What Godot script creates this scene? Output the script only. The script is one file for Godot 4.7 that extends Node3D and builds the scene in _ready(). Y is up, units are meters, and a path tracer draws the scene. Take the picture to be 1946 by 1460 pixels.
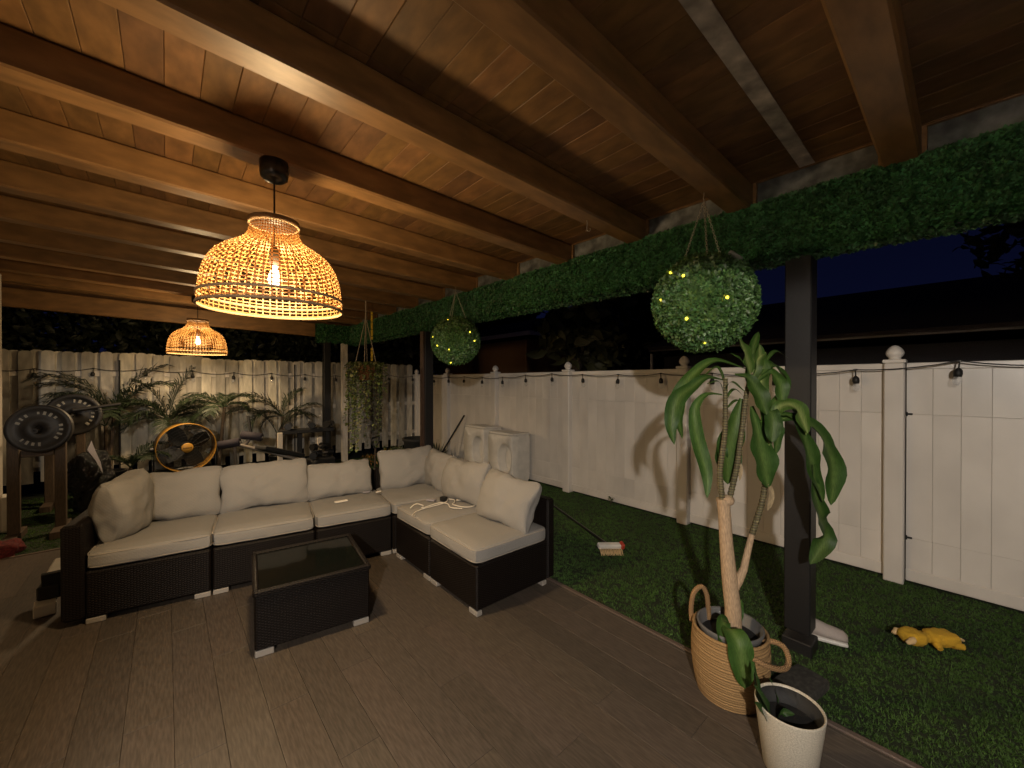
extends Node3D
# Covered patio at night: pendant lamps, wicker sectional, white vinyl fence.
# World: fence runs along -Z at X = 4.73, rafters run along X, camera stands at the origin.

const FLAT := -1
var rng := RandomNumberGenerator.new()
var M := {}
var T := {}
var cache := {}


# ------------------------------------------------------------------ mesh builder
class B:
	var st := SurfaceTool.new()
	var xf := Transform3D()

	func _init() -> void:
		st.begin(Mesh.PRIMITIVE_TRIANGLES)

	func tri(a: Vector3, b: Vector3, c: Vector3, out: Vector3, g := -1) -> void:
		st.set_smooth_group(g)
		var n := (a - c).cross(a - b)
		var pts := [a, b, c] if n.dot(out) >= 0.0 else [a, c, b]
		for p in pts:
			st.add_vertex(xf * p)

	func quad(a: Vector3, b: Vector3, c: Vector3, d: Vector3, out: Vector3, g := -1) -> void:
		tri(a, b, c, out, g)
		tri(a, c, d, out, g)

	# box centred on c with chamfered edges
	func box(c: Vector3, s: Vector3, bev := 0.003, turn := Basis()) -> void:
		var keep := xf
		xf = xf * Transform3D(turn, c)
		var h := s * 0.5
		bev = minf(bev, minf(h.x, minf(h.y, h.z)) * 0.6)
		for ax in 3:
			var u := (ax + 1) % 3
			var v := (ax + 2) % 3
			for sg in [-1.0, 1.0]:
				var p := []
				for k in [[-1, -1], [1, -1], [1, 1], [-1, 1]]:
					var q := Vector3.ZERO
					q[ax] = h[ax] * sg
					q[u] = (h[u] - bev) * k[0]
					q[v] = (h[v] - bev) * k[1]
					p.append(q)
				var o := Vector3.ZERO
				o[ax] = sg
				quad(p[0], p[1], p[2], p[3], o)
			if bev > 0.0:
				for su in [-1.0, 1.0]:
					for sv in [-1.0, 1.0]:
						var e := []
						for k in [[-1, 0], [1, 0], [1, 1], [-1, 1]]:
							var q := Vector3.ZERO
							q[ax] = (h[ax] - bev) * k[0]
							q[u] = su * (h[u] if k[1] == 0 else h[u] - bev)
							q[v] = sv * (h[v] - bev if k[1] == 0 else h[v])
							e.append(q)
						var o := Vector3.ZERO
						o[u] = su
						o[v] = sv
						quad(e[0], e[1], e[2], e[3], o)
		if bev > 0.0:
			for sx in [-1.0, 1.0]:
				for sy in [-1.0, 1.0]:
					for sz in [-1.0, 1.0]:
						var s3 := Vector3(sx, sy, sz)
						tri(s3 * Vector3(h.x, h.y - bev, h.z - bev), s3 * Vector3(h.x - bev, h.y, h.z - bev), s3 * Vector3(h.x - bev, h.y - bev, h.z), s3)
		xf = keep

	func tube(pts: Array, radii, sides := 8, caps := true) -> void:
		var n := pts.size()
		var rings := []
		var t0: Vector3 = (pts[1] - pts[0]).normalized()
		var side := t0.cross(Vector3.UP if absf(t0.y) < 0.9 else Vector3.RIGHT).normalized()
		for i in n:
			var t: Vector3 = (pts[mini(i + 1, n - 1)] - pts[maxi(i - 1, 0)]).normalized()
			side = (side - t * side.dot(t)).normalized()
			var up := t.cross(side)
			var r: float = radii[i] if radii is Array else radii
			var ring := []
			for k in sides:
				var a := TAU * k / sides
				ring.append(pts[i] + (side * cos(a) + up * sin(a)) * r)
			rings.append(ring)
		for i in n - 1:
			for k in sides:
				var k2 := (k + 1) % sides
				var mid: Vector3 = (pts[i] + pts[i + 1]) * 0.5
				quad(rings[i][k], rings[i + 1][k], rings[i + 1][k2], rings[i][k2], (rings[i][k] + rings[i + 1][k2]) * 0.5 - mid, 0)
		if caps:
			for e in [0, n - 1]:
				var o: Vector3 = (pts[0] - pts[1]) if e == 0 else (pts[n - 1] - pts[n - 2])
				for k in sides:
					tri(pts[e], rings[e][k], rings[e][(k + 1) % sides], o)

	# profile of (radius, height); outside is to the right of its direction when it goes up
	func lathe(profile: Array, seg := 24, smooth := true) -> void:
		for i in profile.size() - 1:
			var a: Vector2 = profile[i]
			var b: Vector2 = profile[i + 1]
			var d := b - a
			for k in seg:
				var t0 := TAU * k / seg
				var t1 := TAU * (k + 1) / seg
				var tm := (t0 + t1) * 0.5
				var r0 := Vector3(cos(t0), 0, sin(t0))
				var r1 := Vector3(cos(t1), 0, sin(t1))
				var o := Vector3(cos(tm), 0, sin(tm)) * d.y - Vector3.UP * d.x
				var g := i + 1 if not smooth else 0
				if a.x < 1e-5:
					tri(Vector3(0, a.y, 0), r0 * b.x + Vector3.UP * b.y, r1 * b.x + Vector3.UP * b.y, o, g)
				elif b.x < 1e-5:
					tri(r0 * a.x + Vector3.UP * a.y, Vector3(0, b.y, 0), r1 * a.x + Vector3.UP * a.y, o, g)
				else:
					quad(r0 * a.x + Vector3.UP * a.y, r0 * b.x + Vector3.UP * b.y, r1 * b.x + Vector3.UP * b.y, r1 * a.x + Vector3.UP * a.y, o, g)

	# rounded box with swelling faces and slight wrinkles
	func soft(s: Vector3, r: float, n := 8, bulge := Vector3.ZERO, wr := 0.0, noise: FastNoiseLite = null, pinch := 0.0) -> void:
		var h := s * 0.5
		r = minf(r, minf(h.x, minf(h.y, h.z)) * 0.98)
		for ax in 3:
			var u := (ax + 1) % 3
			var v := (ax + 2) % 3
			for sg in [-1.0, 1.0]:
				var g := []
				for i in n + 1:
					var row := []
					for j in n + 1:
						var q := Vector3.ZERO
						q[ax] = sg
						q[u] = tan((2.0 * i / n - 1.0) * 0.785) * 1.0007
						q[v] = tan((2.0 * j / n - 1.0) * 0.785) * 1.0007
						var p := q * h
						var c := p.clamp(-(h - Vector3.ONE * r), h - Vector3.ONE * r)
						var w := c + (p - c).normalized() * r
						for k in 3:
							var a: float = q[(k + 1) % 3]
							var b: float = q[(k + 2) % 3]
							w[k] *= 1.0 + bulge[k] * (1.0 - a * a) * (1.0 - b * b)
						if pinch > 0.0:
							var e := maxf(0.0, absf(q.x)) * maxf(0.0, absf(q.y))
							w.z *= 1.0 - pinch * e * e
							w.x *= 1.0 - 0.05 * pinch * (1.0 - q.y * q.y)
							w.y *= 1.0 - 0.13 * pinch * (1.0 - q.x * q.x)
						if noise:
							w += w.normalized() * noise.get_noise_3dv(w) * wr
						row.append(w)
					g.append(row)
				var o := Vector3.ZERO
				for i in n:
					for j in n:
						o = (g[i][j] + g[i + 1][j + 1]) * 0.5
						var o2 := Vector3.ZERO
						o2[ax] = sg
						quad(g[i][j], g[i + 1][j], g[i + 1][j + 1], g[i][j + 1], o2 + o.normalized() * 0.3, 0)

	# a blade along a path, folded at its midrib, with a paler middle and wavy margins when it has colours
	func leaf(pts: Array, width: float, up: Vector3, fold := 0.25, shape := 0.8, steps := 8, cols := [], wave := 0.0) -> void:
		var cur := Curve3D.new()
		for i in pts.size():
			var tan_v: Vector3 = (pts[mini(i + 1, pts.size() - 1)] - pts[maxi(i - 1, 0)]) / 5.0
			cur.add_point(pts[i], -tan_v, tan_v)
		var len_c := cur.get_baked_length()
		var across := [-1.0, 0.0, 1.0] if cols.is_empty() else [-1.0, -0.62, -0.22, 0.0, 0.22, 0.62, 1.0]
		var prev := []
		for i in steps + 1:
			var f := float(i) / steps
			var p := cur.sample_baked(f * len_c, true)
			var t := (cur.sample_baked(minf(f * len_c + 0.01, len_c), true) - cur.sample_baked(maxf(f * len_c - 0.01, 0.0), true)).normalized()
			var side := t.cross(up)
			if side.length() < 0.05:
				side = t.cross(Vector3(0.6, 0.3, 0.7))
			side = side.normalized()
			var nrm := side.cross(t).normalized()
			var w := width * 0.5 * pow(sin(PI * clampf(pow(f, shape) * 0.97 + 0.03, 0.0, 1.0)), 0.75 if cols.is_empty() else 0.82)
			w = maxf(w, 0.003 if i < steps else 0.0005)
			var row := []
			for a in across:
				var lift: float = fold * absf(a) + wave * a * absf(a) * sin(f * 17.0 + a * 2.0 + width * 90.0)
				row.append(xf * (p + side * w * a + nrm * w * lift))
			row.append(nrm)
			if i:
				st.set_smooth_group(0)
				for k in across.size() - 1:
					for ids in [[0, k, 1, k, 1, k + 1], [0, k, 1, k + 1, 0, k + 1]]:
						var vs := []
						var cs := []
						for q in 3:
							vs.append(prev[ids[q * 2 + 1]] if ids[q * 2] == 0 else row[ids[q * 2 + 1]])
							if not cols.is_empty():
								var aa: float = absf(across[ids[q * 2 + 1]])
								cs.append((cols[1] as Color).lerp(cols[0], clampf(aa * 1.7, 0.0, 1.0)))
						var n: Vector3 = (vs[0] - vs[2]).cross(vs[0] - vs[1])
						var order := [0, 1, 2] if n.dot(nrm) >= 0.0 else [0, 2, 1]
						for q in order:
							if not cols.is_empty():
								st.set_color(cs[q])
							st.add_vertex(vs[q])
			prev = row

	func prism(poly: PackedVector2Array, depth: float) -> void:   # outline in xy, thickness along z
		var idx := Geometry2D.triangulate_polygon(poly)
		for i in range(0, idx.size(), 3):
			for s in [-0.5, 0.5]:
				var q := []
				for k in 3:
					q.append(Vector3(poly[idx[i + k]].x, poly[idx[i + k]].y, s * depth))
				tri(q[0], q[1], q[2], Vector3(0, 0, s))
		var area := 0.0
		for i in poly.size():
			area += poly[i].cross(poly[(i + 1) % poly.size()])
		for i in poly.size():
			var a := poly[i]
			var b := poly[(i + 1) % poly.size()]
			var o := Vector3(b.y - a.y, a.x - b.x, 0) * signf(area)
			quad(Vector3(a.x, a.y, -depth / 2), Vector3(b.x, b.y, -depth / 2), Vector3(b.x, b.y, depth / 2), Vector3(a.x, a.y, depth / 2), o)

	func ball(c: Vector3, r: Vector3, seg := 12) -> void:
		var keep := xf
		xf = xf * Transform3D(Basis.from_scale(r), c)
		var pr := []
		var half := seg / 2
		for i in half + 1:
			var a := -PI / 2 + PI * i / half
			pr.append(Vector2(maxf(cos(a), 0.0) if i > 0 and i < half else 0.0, sin(a)))
		lathe(pr, seg)
		xf = keep

	func done() -> ArrayMesh:
		st.generate_normals()
		st.index()
		return st.commit()


# ------------------------------------------------------------------ scene helpers
func tag(o: Node, label: String, category: String, group := "", kind := "") -> Node:
	if label:
		o.set_meta("label", label)
	if category:
		o.set_meta("category", category)
	if group:
		o.set_meta("group", group)
	if kind:
		o.set_meta("kind", kind)
	return o


var used := {}
func numbered(called: String, parent: Node) -> String:
	var key := called + "@" + str(parent.get_instance_id())
	var n: int = used.get(key, 0)
	used[key] = n + 1
	return called if n == 0 else "%s_%03d" % [called, n]


func thing(called: String, label: String, category: String, at := Vector3.ZERO, turn := 0.0, group := "") -> Node3D:
	var o := Node3D.new()
	o.name = numbered(called, self)
	add_child(o, true)
	o.position = at
	o.rotation_degrees.y = turn
	tag(o, label, category, group)
	return o


func part(parent: Node, called: String, mesh: Mesh, m: Material, at := Vector3.ZERO, turn := Vector3.ZERO) -> MeshInstance3D:
	var o := MeshInstance3D.new()
	o.name = numbered(called, parent)
	o.mesh = mesh
	o.material_override = m
	o.position = at
	o.rotation_degrees = turn
	parent.add_child(o, true)
	return o


func one(called: String, mesh: Mesh, m: Material, label: String, category: String, at := Vector3.ZERO, turn := Vector3.ZERO, group := "") -> MeshInstance3D:
	var o := part(self, called, mesh, m, at, turn)
	tag(o, label, category, group)
	return o


func box_mesh(s: Vector3, bev := 0.003) -> ArrayMesh:
	var key := "box%v%f" % [s, bev]
	if not cache.has(key):
		var b := B.new()
		b.box(Vector3.ZERO, s, bev)
		cache[key] = b.done()
	return cache[key]


func many(parent: Node, called: String, mesh: Mesh, m: Material, where: Array, tints := []) -> MultiMeshInstance3D:
	var mm := MultiMesh.new()
	mm.transform_format = MultiMesh.TRANSFORM_3D
	mm.use_colors = tints.size() > 0
	mm.mesh = mesh
	mm.instance_count = where.size()
	for i in where.size():
		mm.set_instance_transform(i, where[i])
		if tints.size():
			mm.set_instance_color(i, tints[i])
	var o := MultiMeshInstance3D.new()
	o.name = numbered(called, parent)
	o.multimesh = mm
	o.material_override = m
	parent.add_child(o, true)
	o.set_meta("kind", "stuff")
	return o


func rnd(a: float, b: float) -> float:
	return rng.randf_range(a, b)


func rvec() -> Vector3:
	return Vector3(rng.randfn(), rng.randfn(), rng.randfn()).normalized()


func noise_tex(freq: float, oct: int, lo: float, sd: int, type := FastNoiseLite.TYPE_SIMPLEX_SMOOTH, size := 512) -> NoiseTexture2D:
	var n := FastNoiseLite.new()
	n.noise_type = type
	n.frequency = freq
	n.fractal_octaves = oct
	n.seed = sd
	var g := Gradient.new()
	g.set_color(0, Color(lo, lo, lo))
	g.set_color(1, Color(1, 1, 1))
	var t := NoiseTexture2D.new()
	t.width = size
	t.height = size
	t.seamless = true
	t.noise = n
	t.color_ramp = g
	return t


func mat(called: String, c: Color, rough := 0.7, tex: Texture2D = null, sc := Vector3.ONE, world := true, bump: Texture2D = null, bump_cm := 0.0) -> StandardMaterial3D:
	var m := StandardMaterial3D.new()
	m.resource_name = called
	m.albedo_color = c.linear_to_srgb()
	m.roughness = rough
	if tex or bump:
		m.uv1_triplanar = true
		m.uv1_world_triplanar = world
		m.uv1_scale = sc
		m.uv1_triplanar_sharpness = 6.0
	if tex:
		m.albedo_texture = tex
	if bump:
		m.heightmap_enabled = true
		m.heightmap_texture = bump
		m.heightmap_scale = bump_cm
	M[called] = m
	return m


func shifted(m: StandardMaterial3D, off: Vector3, k: Color) -> StandardMaterial3D:
	var d: StandardMaterial3D = m.duplicate()
	d.uv1_offset = off
	d.albedo_color = Color(m.albedo_color.r * k.r, m.albedo_color.g * k.g, m.albedo_color.b * k.b)
	return d


func weave_image(cw: int, ch: int, flat_rows := false) -> ImageTexture:
	var im := Image.create(64, 64, false, Image.FORMAT_RGB8)
	for y in 64:
		for x in 64:
			var i := x / cw
			var j := y / ch
			var fy := (y % ch + 0.5) / ch * 2.0 - 1.0
			var fx := (x % cw + 0.5) / cw * 2.0 - 1.0
			var h := sqrt(maxf(0.0, 1.0 - fy * fy * 0.9))
			if (i + j) % 2 == 0 or flat_rows:
				h *= 0.75 + 0.25 * (1.0 - fx * fx)
			else:
				h = 0.35 * sqrt(maxf(0.0, 1.0 - fx * fx)) + 0.05 + 0.2 * h
			im.set_pixel(x, y, Color(h, h, h))
	return ImageTexture.create_from_image(im)


func omni(parent: Node3D, called: String, at: Vector3, c: Color, e: float, size: float) -> OmniLight3D:
	var l := OmniLight3D.new()
	l.name = called
	l.position = at
	l.light_color = c.linear_to_srgb()
	l.light_energy = e
	l.light_size = size
	l.omni_range = 14.0
	l.omni_attenuation = 2.0
	l.shadow_enabled = true
	parent.add_child(l, true)
	return l


# ------------------------------------------------------------------ build
func _ready() -> void:
	rng.seed = 7
	var cam := Camera3D.new()
	cam.name = "camera"
	cam.position = Vector3(0, 1.67, 0)
	cam.rotation_degrees = Vector3(-0.3, -41.07, 0)
	cam.fov = 88.07
	cam.near = 0.05
	cam.far = 300.0
	add_child(cam)

	var env := Environment.new()
	env.background_mode = Environment.BG_SKY
	var sky_mat := ProceduralSkyMaterial.new()
	sky_mat.sky_top_color = Color(0.0007, 0.0009, 0.0034).linear_to_srgb()
	sky_mat.sky_horizon_color = Color(0.0026, 0.0038, 0.0175).linear_to_srgb()
	sky_mat.sky_curve = 0.25
	sky_mat.ground_bottom_color = Color(0.001, 0.001, 0.001).linear_to_srgb()
	sky_mat.ground_horizon_color = Color(0.003, 0.004, 0.012).linear_to_srgb()
	var sky := Sky.new()
	sky.sky_material = sky_mat
	env.sky = sky
	env.tonemap_mode = Environment.TONE_MAPPER_LINEAR
	env.tonemap_exposure = 1.0
	env.sdfgi_enabled = true
	env.ssao_enabled = true
	env.ssil_enabled = true
	var we := WorldEnvironment.new()
	we.name = "environment"
	we.environment = env
	add_child(we)

	materials()
	setting()
	roof()
	fences()
	neighbours()
	lamps()
	greenery()
	sofa()
	table()
	house_plant()
	small_pots()
	gym()
	odds()


func materials() -> void:
	T.fine = noise_tex(0.09, 3, 0.72, 1)
	T.blotch = noise_tex(0.012, 4, 0.55, 2)
	T.grain = noise_tex(0.03, 5, 0.68, 3)
	T.heather = noise_tex(0.10, 2, 0.62, 11)
	T.stain = noise_tex(0.012, 5, 0.74, 8)
	T.grime = noise_tex(0.006, 4, 0.91, 9)
	T.cell = noise_tex(0.06, 2, 0.3, 4, FastNoiseLite.TYPE_CELLULAR)
	T.dirt = noise_tex(0.008, 5, 0.35, 5)
	T.wicker = weave_image(16, 8)
	T.straw = weave_image(8, 8, true)
	T.cloth = weave_image(4, 4)
	mat("rafter", Color(0.30, 0.160, 0.060), 0.45, T.stain, Vector3(0.5, 1.6, 1.6), true)
	mat("ceiling_wood", Color(0.225, 0.118, 0.044), 0.6, T.stain, Vector3(1.7, 1, 0.75), true)
	mat("beam_dark", Color(0.07, 0.040, 0.022), 0.6, T.grain, Vector3(8, 1, 1))
	mat("white_strip", Color(0.78, 0.70, 0.62), 0.6, T.blotch, Vector3(1, 1, 1))
	mat("grey_panel", Color(0.30, 0.32, 0.33), 0.35, T.dirt, Vector3(1.2, 1.2, 1.2))
	mat("post_black", Color(0.013, 0.012, 0.012), 0.5, T.fine, Vector3(4, 1, 4))
	mat("post_brown", Color(0.10, 0.055, 0.035), 0.7, T.grain, Vector3(6, 0.7, 6))
	mat("deck", Color(0.106, 0.084, 0.067), 0.5, T.grain, Vector3(5, 1, 0.55))
	mat("deck_gap", Color(0.03, 0.022, 0.016), 0.9)
	mat("trim", Color(0.14, 0.10, 0.08), 0.6, T.fine, Vector3(3, 3, 3))
	mat("turf_base", Color(0.026, 0.046, 0.009), 0.95, T.cell, Vector3(6, 6, 6))
	mat("soil_ground", Color(0.03, 0.03, 0.015), 0.95, T.dirt, Vector3(0.6, 0.6, 0.6))
	var tb := mat("turf_blade", Color(1, 1, 1), 0.7)
	tb.vertex_color_use_as_albedo = true
	mat("vinyl", Color(0.76, 0.715, 0.655), 0.32, T.grime, Vector3(0.5, 0.3, 0.5))
	mat("picket", Color(0.66, 0.61, 0.54), 0.75, T.stain, Vector3(1.2, 0.35, 1.2))
	mat("stucco", Color(0.5, 0.45, 0.38), 0.9, T.fine, Vector3(2, 2, 2), true, T.fine, 0.3)
	mat("black_plastic", Color(0.012, 0.012, 0.012), 0.3)
	mat("black_matte", Color(0.014, 0.014, 0.014), 0.75)
	mat("cord", Color(0.012, 0.011, 0.010), 0.6)
	mat("rattan", Color(0.17, 0.095, 0.025), 0.55)
	M.rattan.backlight_enabled = true
	M.rattan.backlight = Color(0.075, 0.026, 0.006).linear_to_srgb()
	mat("rattan_band", Color(0.44, 0.28, 0.14), 0.7, T.straw, Vector3(20, 20, 20), false, T.straw, 0.15)
	mat("bulb", Color(1, 0.9, 0.7), 0.3)
	M.bulb.emission_enabled = true
	M.bulb.emission = Color(1, 0.80, 0.48).linear_to_srgb()
	M.bulb.emission_energy_multiplier = 10.0
	mat("socket", Color(0.022, 0.015, 0.010), 0.5)
	var lf := mat("boxwood", Color(1, 1, 1), 0.45)
	lf.vertex_color_use_as_albedo = true
	mat("boxwood_core", Color(0.008, 0.018, 0.006), 0.95)
	mat("led", Color(1, 0.8, 0.1), 0.3)
	M.led.emission_enabled = true
	M.led.emission = Color(1, 0.78, 0.06).linear_to_srgb()
	M.led.emission_energy_multiplier = 3.0
	mat("chain", Color(0.5, 0.46, 0.4), 0.35)
	M.chain.metallic = 0.8
	mat("wicker", Color(0.016, 0.0105, 0.0082), 0.5, T.wicker, Vector3(15, 15, 15), false, T.wicker, 0.45)
	M.wicker.metallic_specular = 0.3
	mat("cushion", Color(0.395, 0.378, 0.352), 0.95, T.heather, Vector3(5, 5, 5), false, T.cloth, 0.10)
	M.cushion.uv1_scale = Vector3(5, 5, 5)
	mat("piping", Color(0.30, 0.27, 0.23), 0.95)
	mat("foot", Color(0.29, 0.265, 0.235), 0.5)
	mat("glass_dark", Color(0.006, 0.007, 0.006), 0.06)
	M.glass_dark.metallic_specular = 0.22
	mat("trunk", Color(0.60, 0.42, 0.26), 0.8, T.grain, Vector3(11, 1.6, 11), false, T.stain, 0.5)
	mat("cane", Color(0.19, 0.165, 0.075), 0.7, T.straw, Vector3(9, 9, 9), false, T.straw, 0.35)
	mat("cane_dark", Color(0.075, 0.050, 0.028), 0.75)
	var dl := mat("dracaena", Color(1, 1, 1), 0.50, T.grain, Vector3(14, 1.5, 14), false)
	dl.vertex_color_use_as_albedo = true
	dl.metallic_specular = 0.32
	dl.backlight_enabled = true
	dl.backlight = Color(0.12, 0.12, 0.12).linear_to_srgb()
	mat("dry_leaf", Color(0.50, 0.38, 0.22), 0.8, T.grain, Vector3(10, 2, 10), false)
	mat("seagrass", Color(0.46, 0.28, 0.115), 0.85, T.heather, Vector3(5, 9, 5), false, T.straw, 0.7)
	mat("rope", Color(0.46, 0.27, 0.12), 0.85, T.straw, Vector3(20, 20, 20), false, T.straw, 0.4)
	mat("grey_pot", Color(0.10, 0.10, 0.10), 0.55)
	mat("dark_soil", Color(0.010, 0.008, 0.006), 1.0, T.cell, Vector3(12, 12, 12), true, T.cell, 1.0)
	mat("white_pot", Color(0.62, 0.57, 0.47), 0.45, T.fine, Vector3(3, 3, 3))
	mat("white_plastic", Color(0.74, 0.71, 0.65), 0.4, T.grime, Vector3(1.4, 1.4, 1.4))
	mat("cable", Color(0.72, 0.66, 0.56), 0.4)
	mat("palm_leaf", Color(0.016, 0.026, 0.011), 0.5)
	M.palm_leaf.backlight_enabled = true
	M.palm_leaf.backlight = Color(0.02, 0.03, 0.01).linear_to_srgb()
	mat("palm_trunk", Color(0.16, 0.115, 0.075), 0.9, T.straw, Vector3(6, 6, 6), false, T.straw, 0.8)
	mat("agave", Color(0.045, 0.075, 0.055), 0.5)
	mat("iron", Color(0.018, 0.016, 0.015), 0.55, T.fine, Vector3(5, 5, 5))
	mat("plate_mark", Color(0.24, 0.23, 0.20), 0.7)
	mat("rack_wood", Color(0.085, 0.055, 0.032), 0.7, T.grain, Vector3(5, 0.7, 5), false)
	mat("fan_yellow", Color(0.42, 0.22, 0.035), 0.4)
	mat("fan_dark", Color(0.014, 0.015, 0.016), 0.4)
	mat("foam_navy", Color(0.024, 0.020, 0.030), 0.8)
	mat("grey_metal", Color(0.16, 0.14, 0.12), 0.4)
	mat("white_paint", Color(0.60, 0.54, 0.45), 0.6)
	mat("bag_black", Color(0.010, 0.010, 0.011), 0.16, T.cell, Vector3(4, 4, 4), true, T.cell, 1.6)
	mat("toy", Color(0.95, 0.55, 0.04), 0.95, T.fine, Vector3(14, 14, 14), false, T.cell, 0.4)
	mat("toy_light", Color(0.62, 0.44, 0.22), 0.95)
	mat("red_cloth", Color(0.16, 0.012, 0.012), 0.9, T.blotch, Vector3(5, 5, 5), true, T.blotch, 0.8)
	mat("red_plastic", Color(0.40, 0.045, 0.025), 0.5)
	mat("shoe_white", Color(0.55, 0.47, 0.42), 0.75, T.fine, Vector3(9, 9, 9))
	mat("house_brown", Color(0.42, 0.22, 0.10), 0.85, T.fine, Vector3(2, 2, 2))
	mat("house_dark", Color(0.05, 0.045, 0.05), 0.9, T.fine, Vector3(1, 1, 1))
	mat("fascia", Color(0.80, 0.74, 0.68), 0.7)
	mat("shingle", Color(0.075, 0.06, 0.06), 0.9, T.fine, Vector3(2, 2, 2))
	mat("bark", Color(0.06, 0.045, 0.03), 0.9, T.grain, Vector3(4, 1, 4))
	var tl := mat("tree_leaf", Color(1, 1, 1), 0.6)
	tl.vertex_color_use_as_albedo = true
	mat("terracotta", Color(0.34, 0.15, 0.055), 0.8, T.fine, Vector3(5, 5, 5))
	mat("yellow_tape", Color(0.62, 0.42, 0.02), 0.5)
	mat("stone", Color(0.06, 0.055, 0.045), 0.9, T.blotch, Vector3(4, 4, 4), true, T.fine, 0.6)
	mat("jute", Color(0.42, 0.34, 0.25), 0.9)
	mat("clear_glass", Color(0.9, 0.95, 1.0), 0.05)
	M.clear_glass.transparency = BaseMaterial3D.TRANSPARENCY_ALPHA
	M.clear_glass.albedo_color.a = 0.12
	mat("grey_clip", Color(0.30, 0.28, 0.30), 0.45)
	mat("orange_flower", Color(0.40, 0.17, 0.03), 0.8)


# ------------------------------------------------------------------ ground
func setting() -> void:
	# earth to the horizon
	var b := B.new()
	b.quad(Vector3(-150, -0.06, -150), Vector3(150, -0.06, -150), Vector3(150, -0.06, 150), Vector3(-150, -0.06, 150), Vector3.UP)
	tag(part(self, "ground", b.done(), M.soil_ground), "", "", "", "structure")
	b = B.new()
	for r in [[2.44, 5.3, -9.3, 3.0], [-4.0, 2.44, -9.3, -5.98]]:
		b.quad(Vector3(r[0], -0.03, r[2]), Vector3(r[1], -0.03, r[2]), Vector3(r[1], -0.03, r[3]), Vector3(r[0], -0.03, r[3]), Vector3.UP)
	tag(part(self, "turf", b.done(), M.turf_base), "", "", "", "structure")
	# blades of the artificial turf
	b = B.new()
	for k in 9:
		var a := TAU * k / 9.0 + rnd(-0.3, 0.3)
		var o := Vector3(cos(a), 0, sin(a)) * rnd(0.0, 0.016)
		var l := Vector3(rnd(-1, 1), 0, rnd(-1, 1)) * 0.012
		var s := Vector3(sin(a), 0, cos(a)) * 0.0022
		b.tri(o - s, o + s, o + l + Vector3.UP * rnd(0.009, 0.017), Vector3(cos(a), 0.6, sin(a)))
	var tuft := b.done()
	var where := []
	var tints := []
	var patch := FastNoiseLite.new()
	patch.frequency = 1.4
	for i in 62000:
		var p: Vector3
		if i < 44000:
			p = Vector3(rnd(2.50, 4.72), -0.032, 1.0 - 9.9 * pow(rng.randf(), 1.25))
		else:
			p = Vector3(rnd(-3.0, 2.5), -0.032, rnd(-8.9, -6.0))
		where.append(Transform3D(Basis(Vector3.UP, rnd(0, TAU)).scaled(Vector3.ONE * rnd(0.8, 1.35)), p))
		var k := rnd(0.7, 1.2) * (1.0 + 0.35 * patch.get_noise_2d(p.x, p.z))
		tints.append(Color(0.044 * k, 0.100 * k, 0.013 * k))
	var g := many(self, "turf_grass", tuft, M.turf_blade, where, tints)
	tag(g, "short green artificial grass covering the yard beside the patio", "grass", "", "stuff")
	# the deck: a slab with wood-look planks
	var slab := B.new()
	slab.box(Vector3(0.49, -0.075, -2.0), Vector3(3.90, 0.13, 7.9), 0.005)
	var floor_o := part(self, "patio_floor", slab.done(), M.deck_gap)
	tag(floor_o, "", "", "", "structure")
	var looks := []
	for i in 9:
		var k := rnd(0.95, 1.04)
		looks.append(shifted(M.deck, Vector3(i * 0.37, 0, i * 0.61), Color(k * rnd(0.99, 1.01), k, k * rnd(0.98, 1.01))))
	var w := 0.183
	var row := 0
	var x := -1.44
	while x < 2.42:
		var wid := minf(w, 2.425 - x)
		var z := 1.9 + rnd(-1.2, 0.0)
		var top := 1.94
		while top > -5.93:
			var bot := maxf(z, -5.94) if z < top else top - 0.6
			if top - bot > 0.02:
				var pm := box_mesh(Vector3(wid - 0.0014, 0.012, snappedf(top - bot - 0.0014, 0.0005)), 0.0008)
				part(floor_o, "plank", pm, looks[rng.randi() % 9], Vector3(x + wid / 2, -0.006, (top + bot) / 2))
			top = bot
			z = bot - 1.22
		x += w
		row += 1
	b = B.new()
	b.box(Vector3(2.445, -0.02, -2.0), Vector3(0.035, 0.055, 7.9), 0.004)
	b.box(Vector3(0.49, -0.02, -5.965), Vector3(3.9, 0.055, 0.035), 0.004)
	part(floor_o, "edge_trim", b.done(), M.trim)


func rafter_y(x: float) -> float:
	return 2.83 + 0.030 * (2.95 - x)


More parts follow.
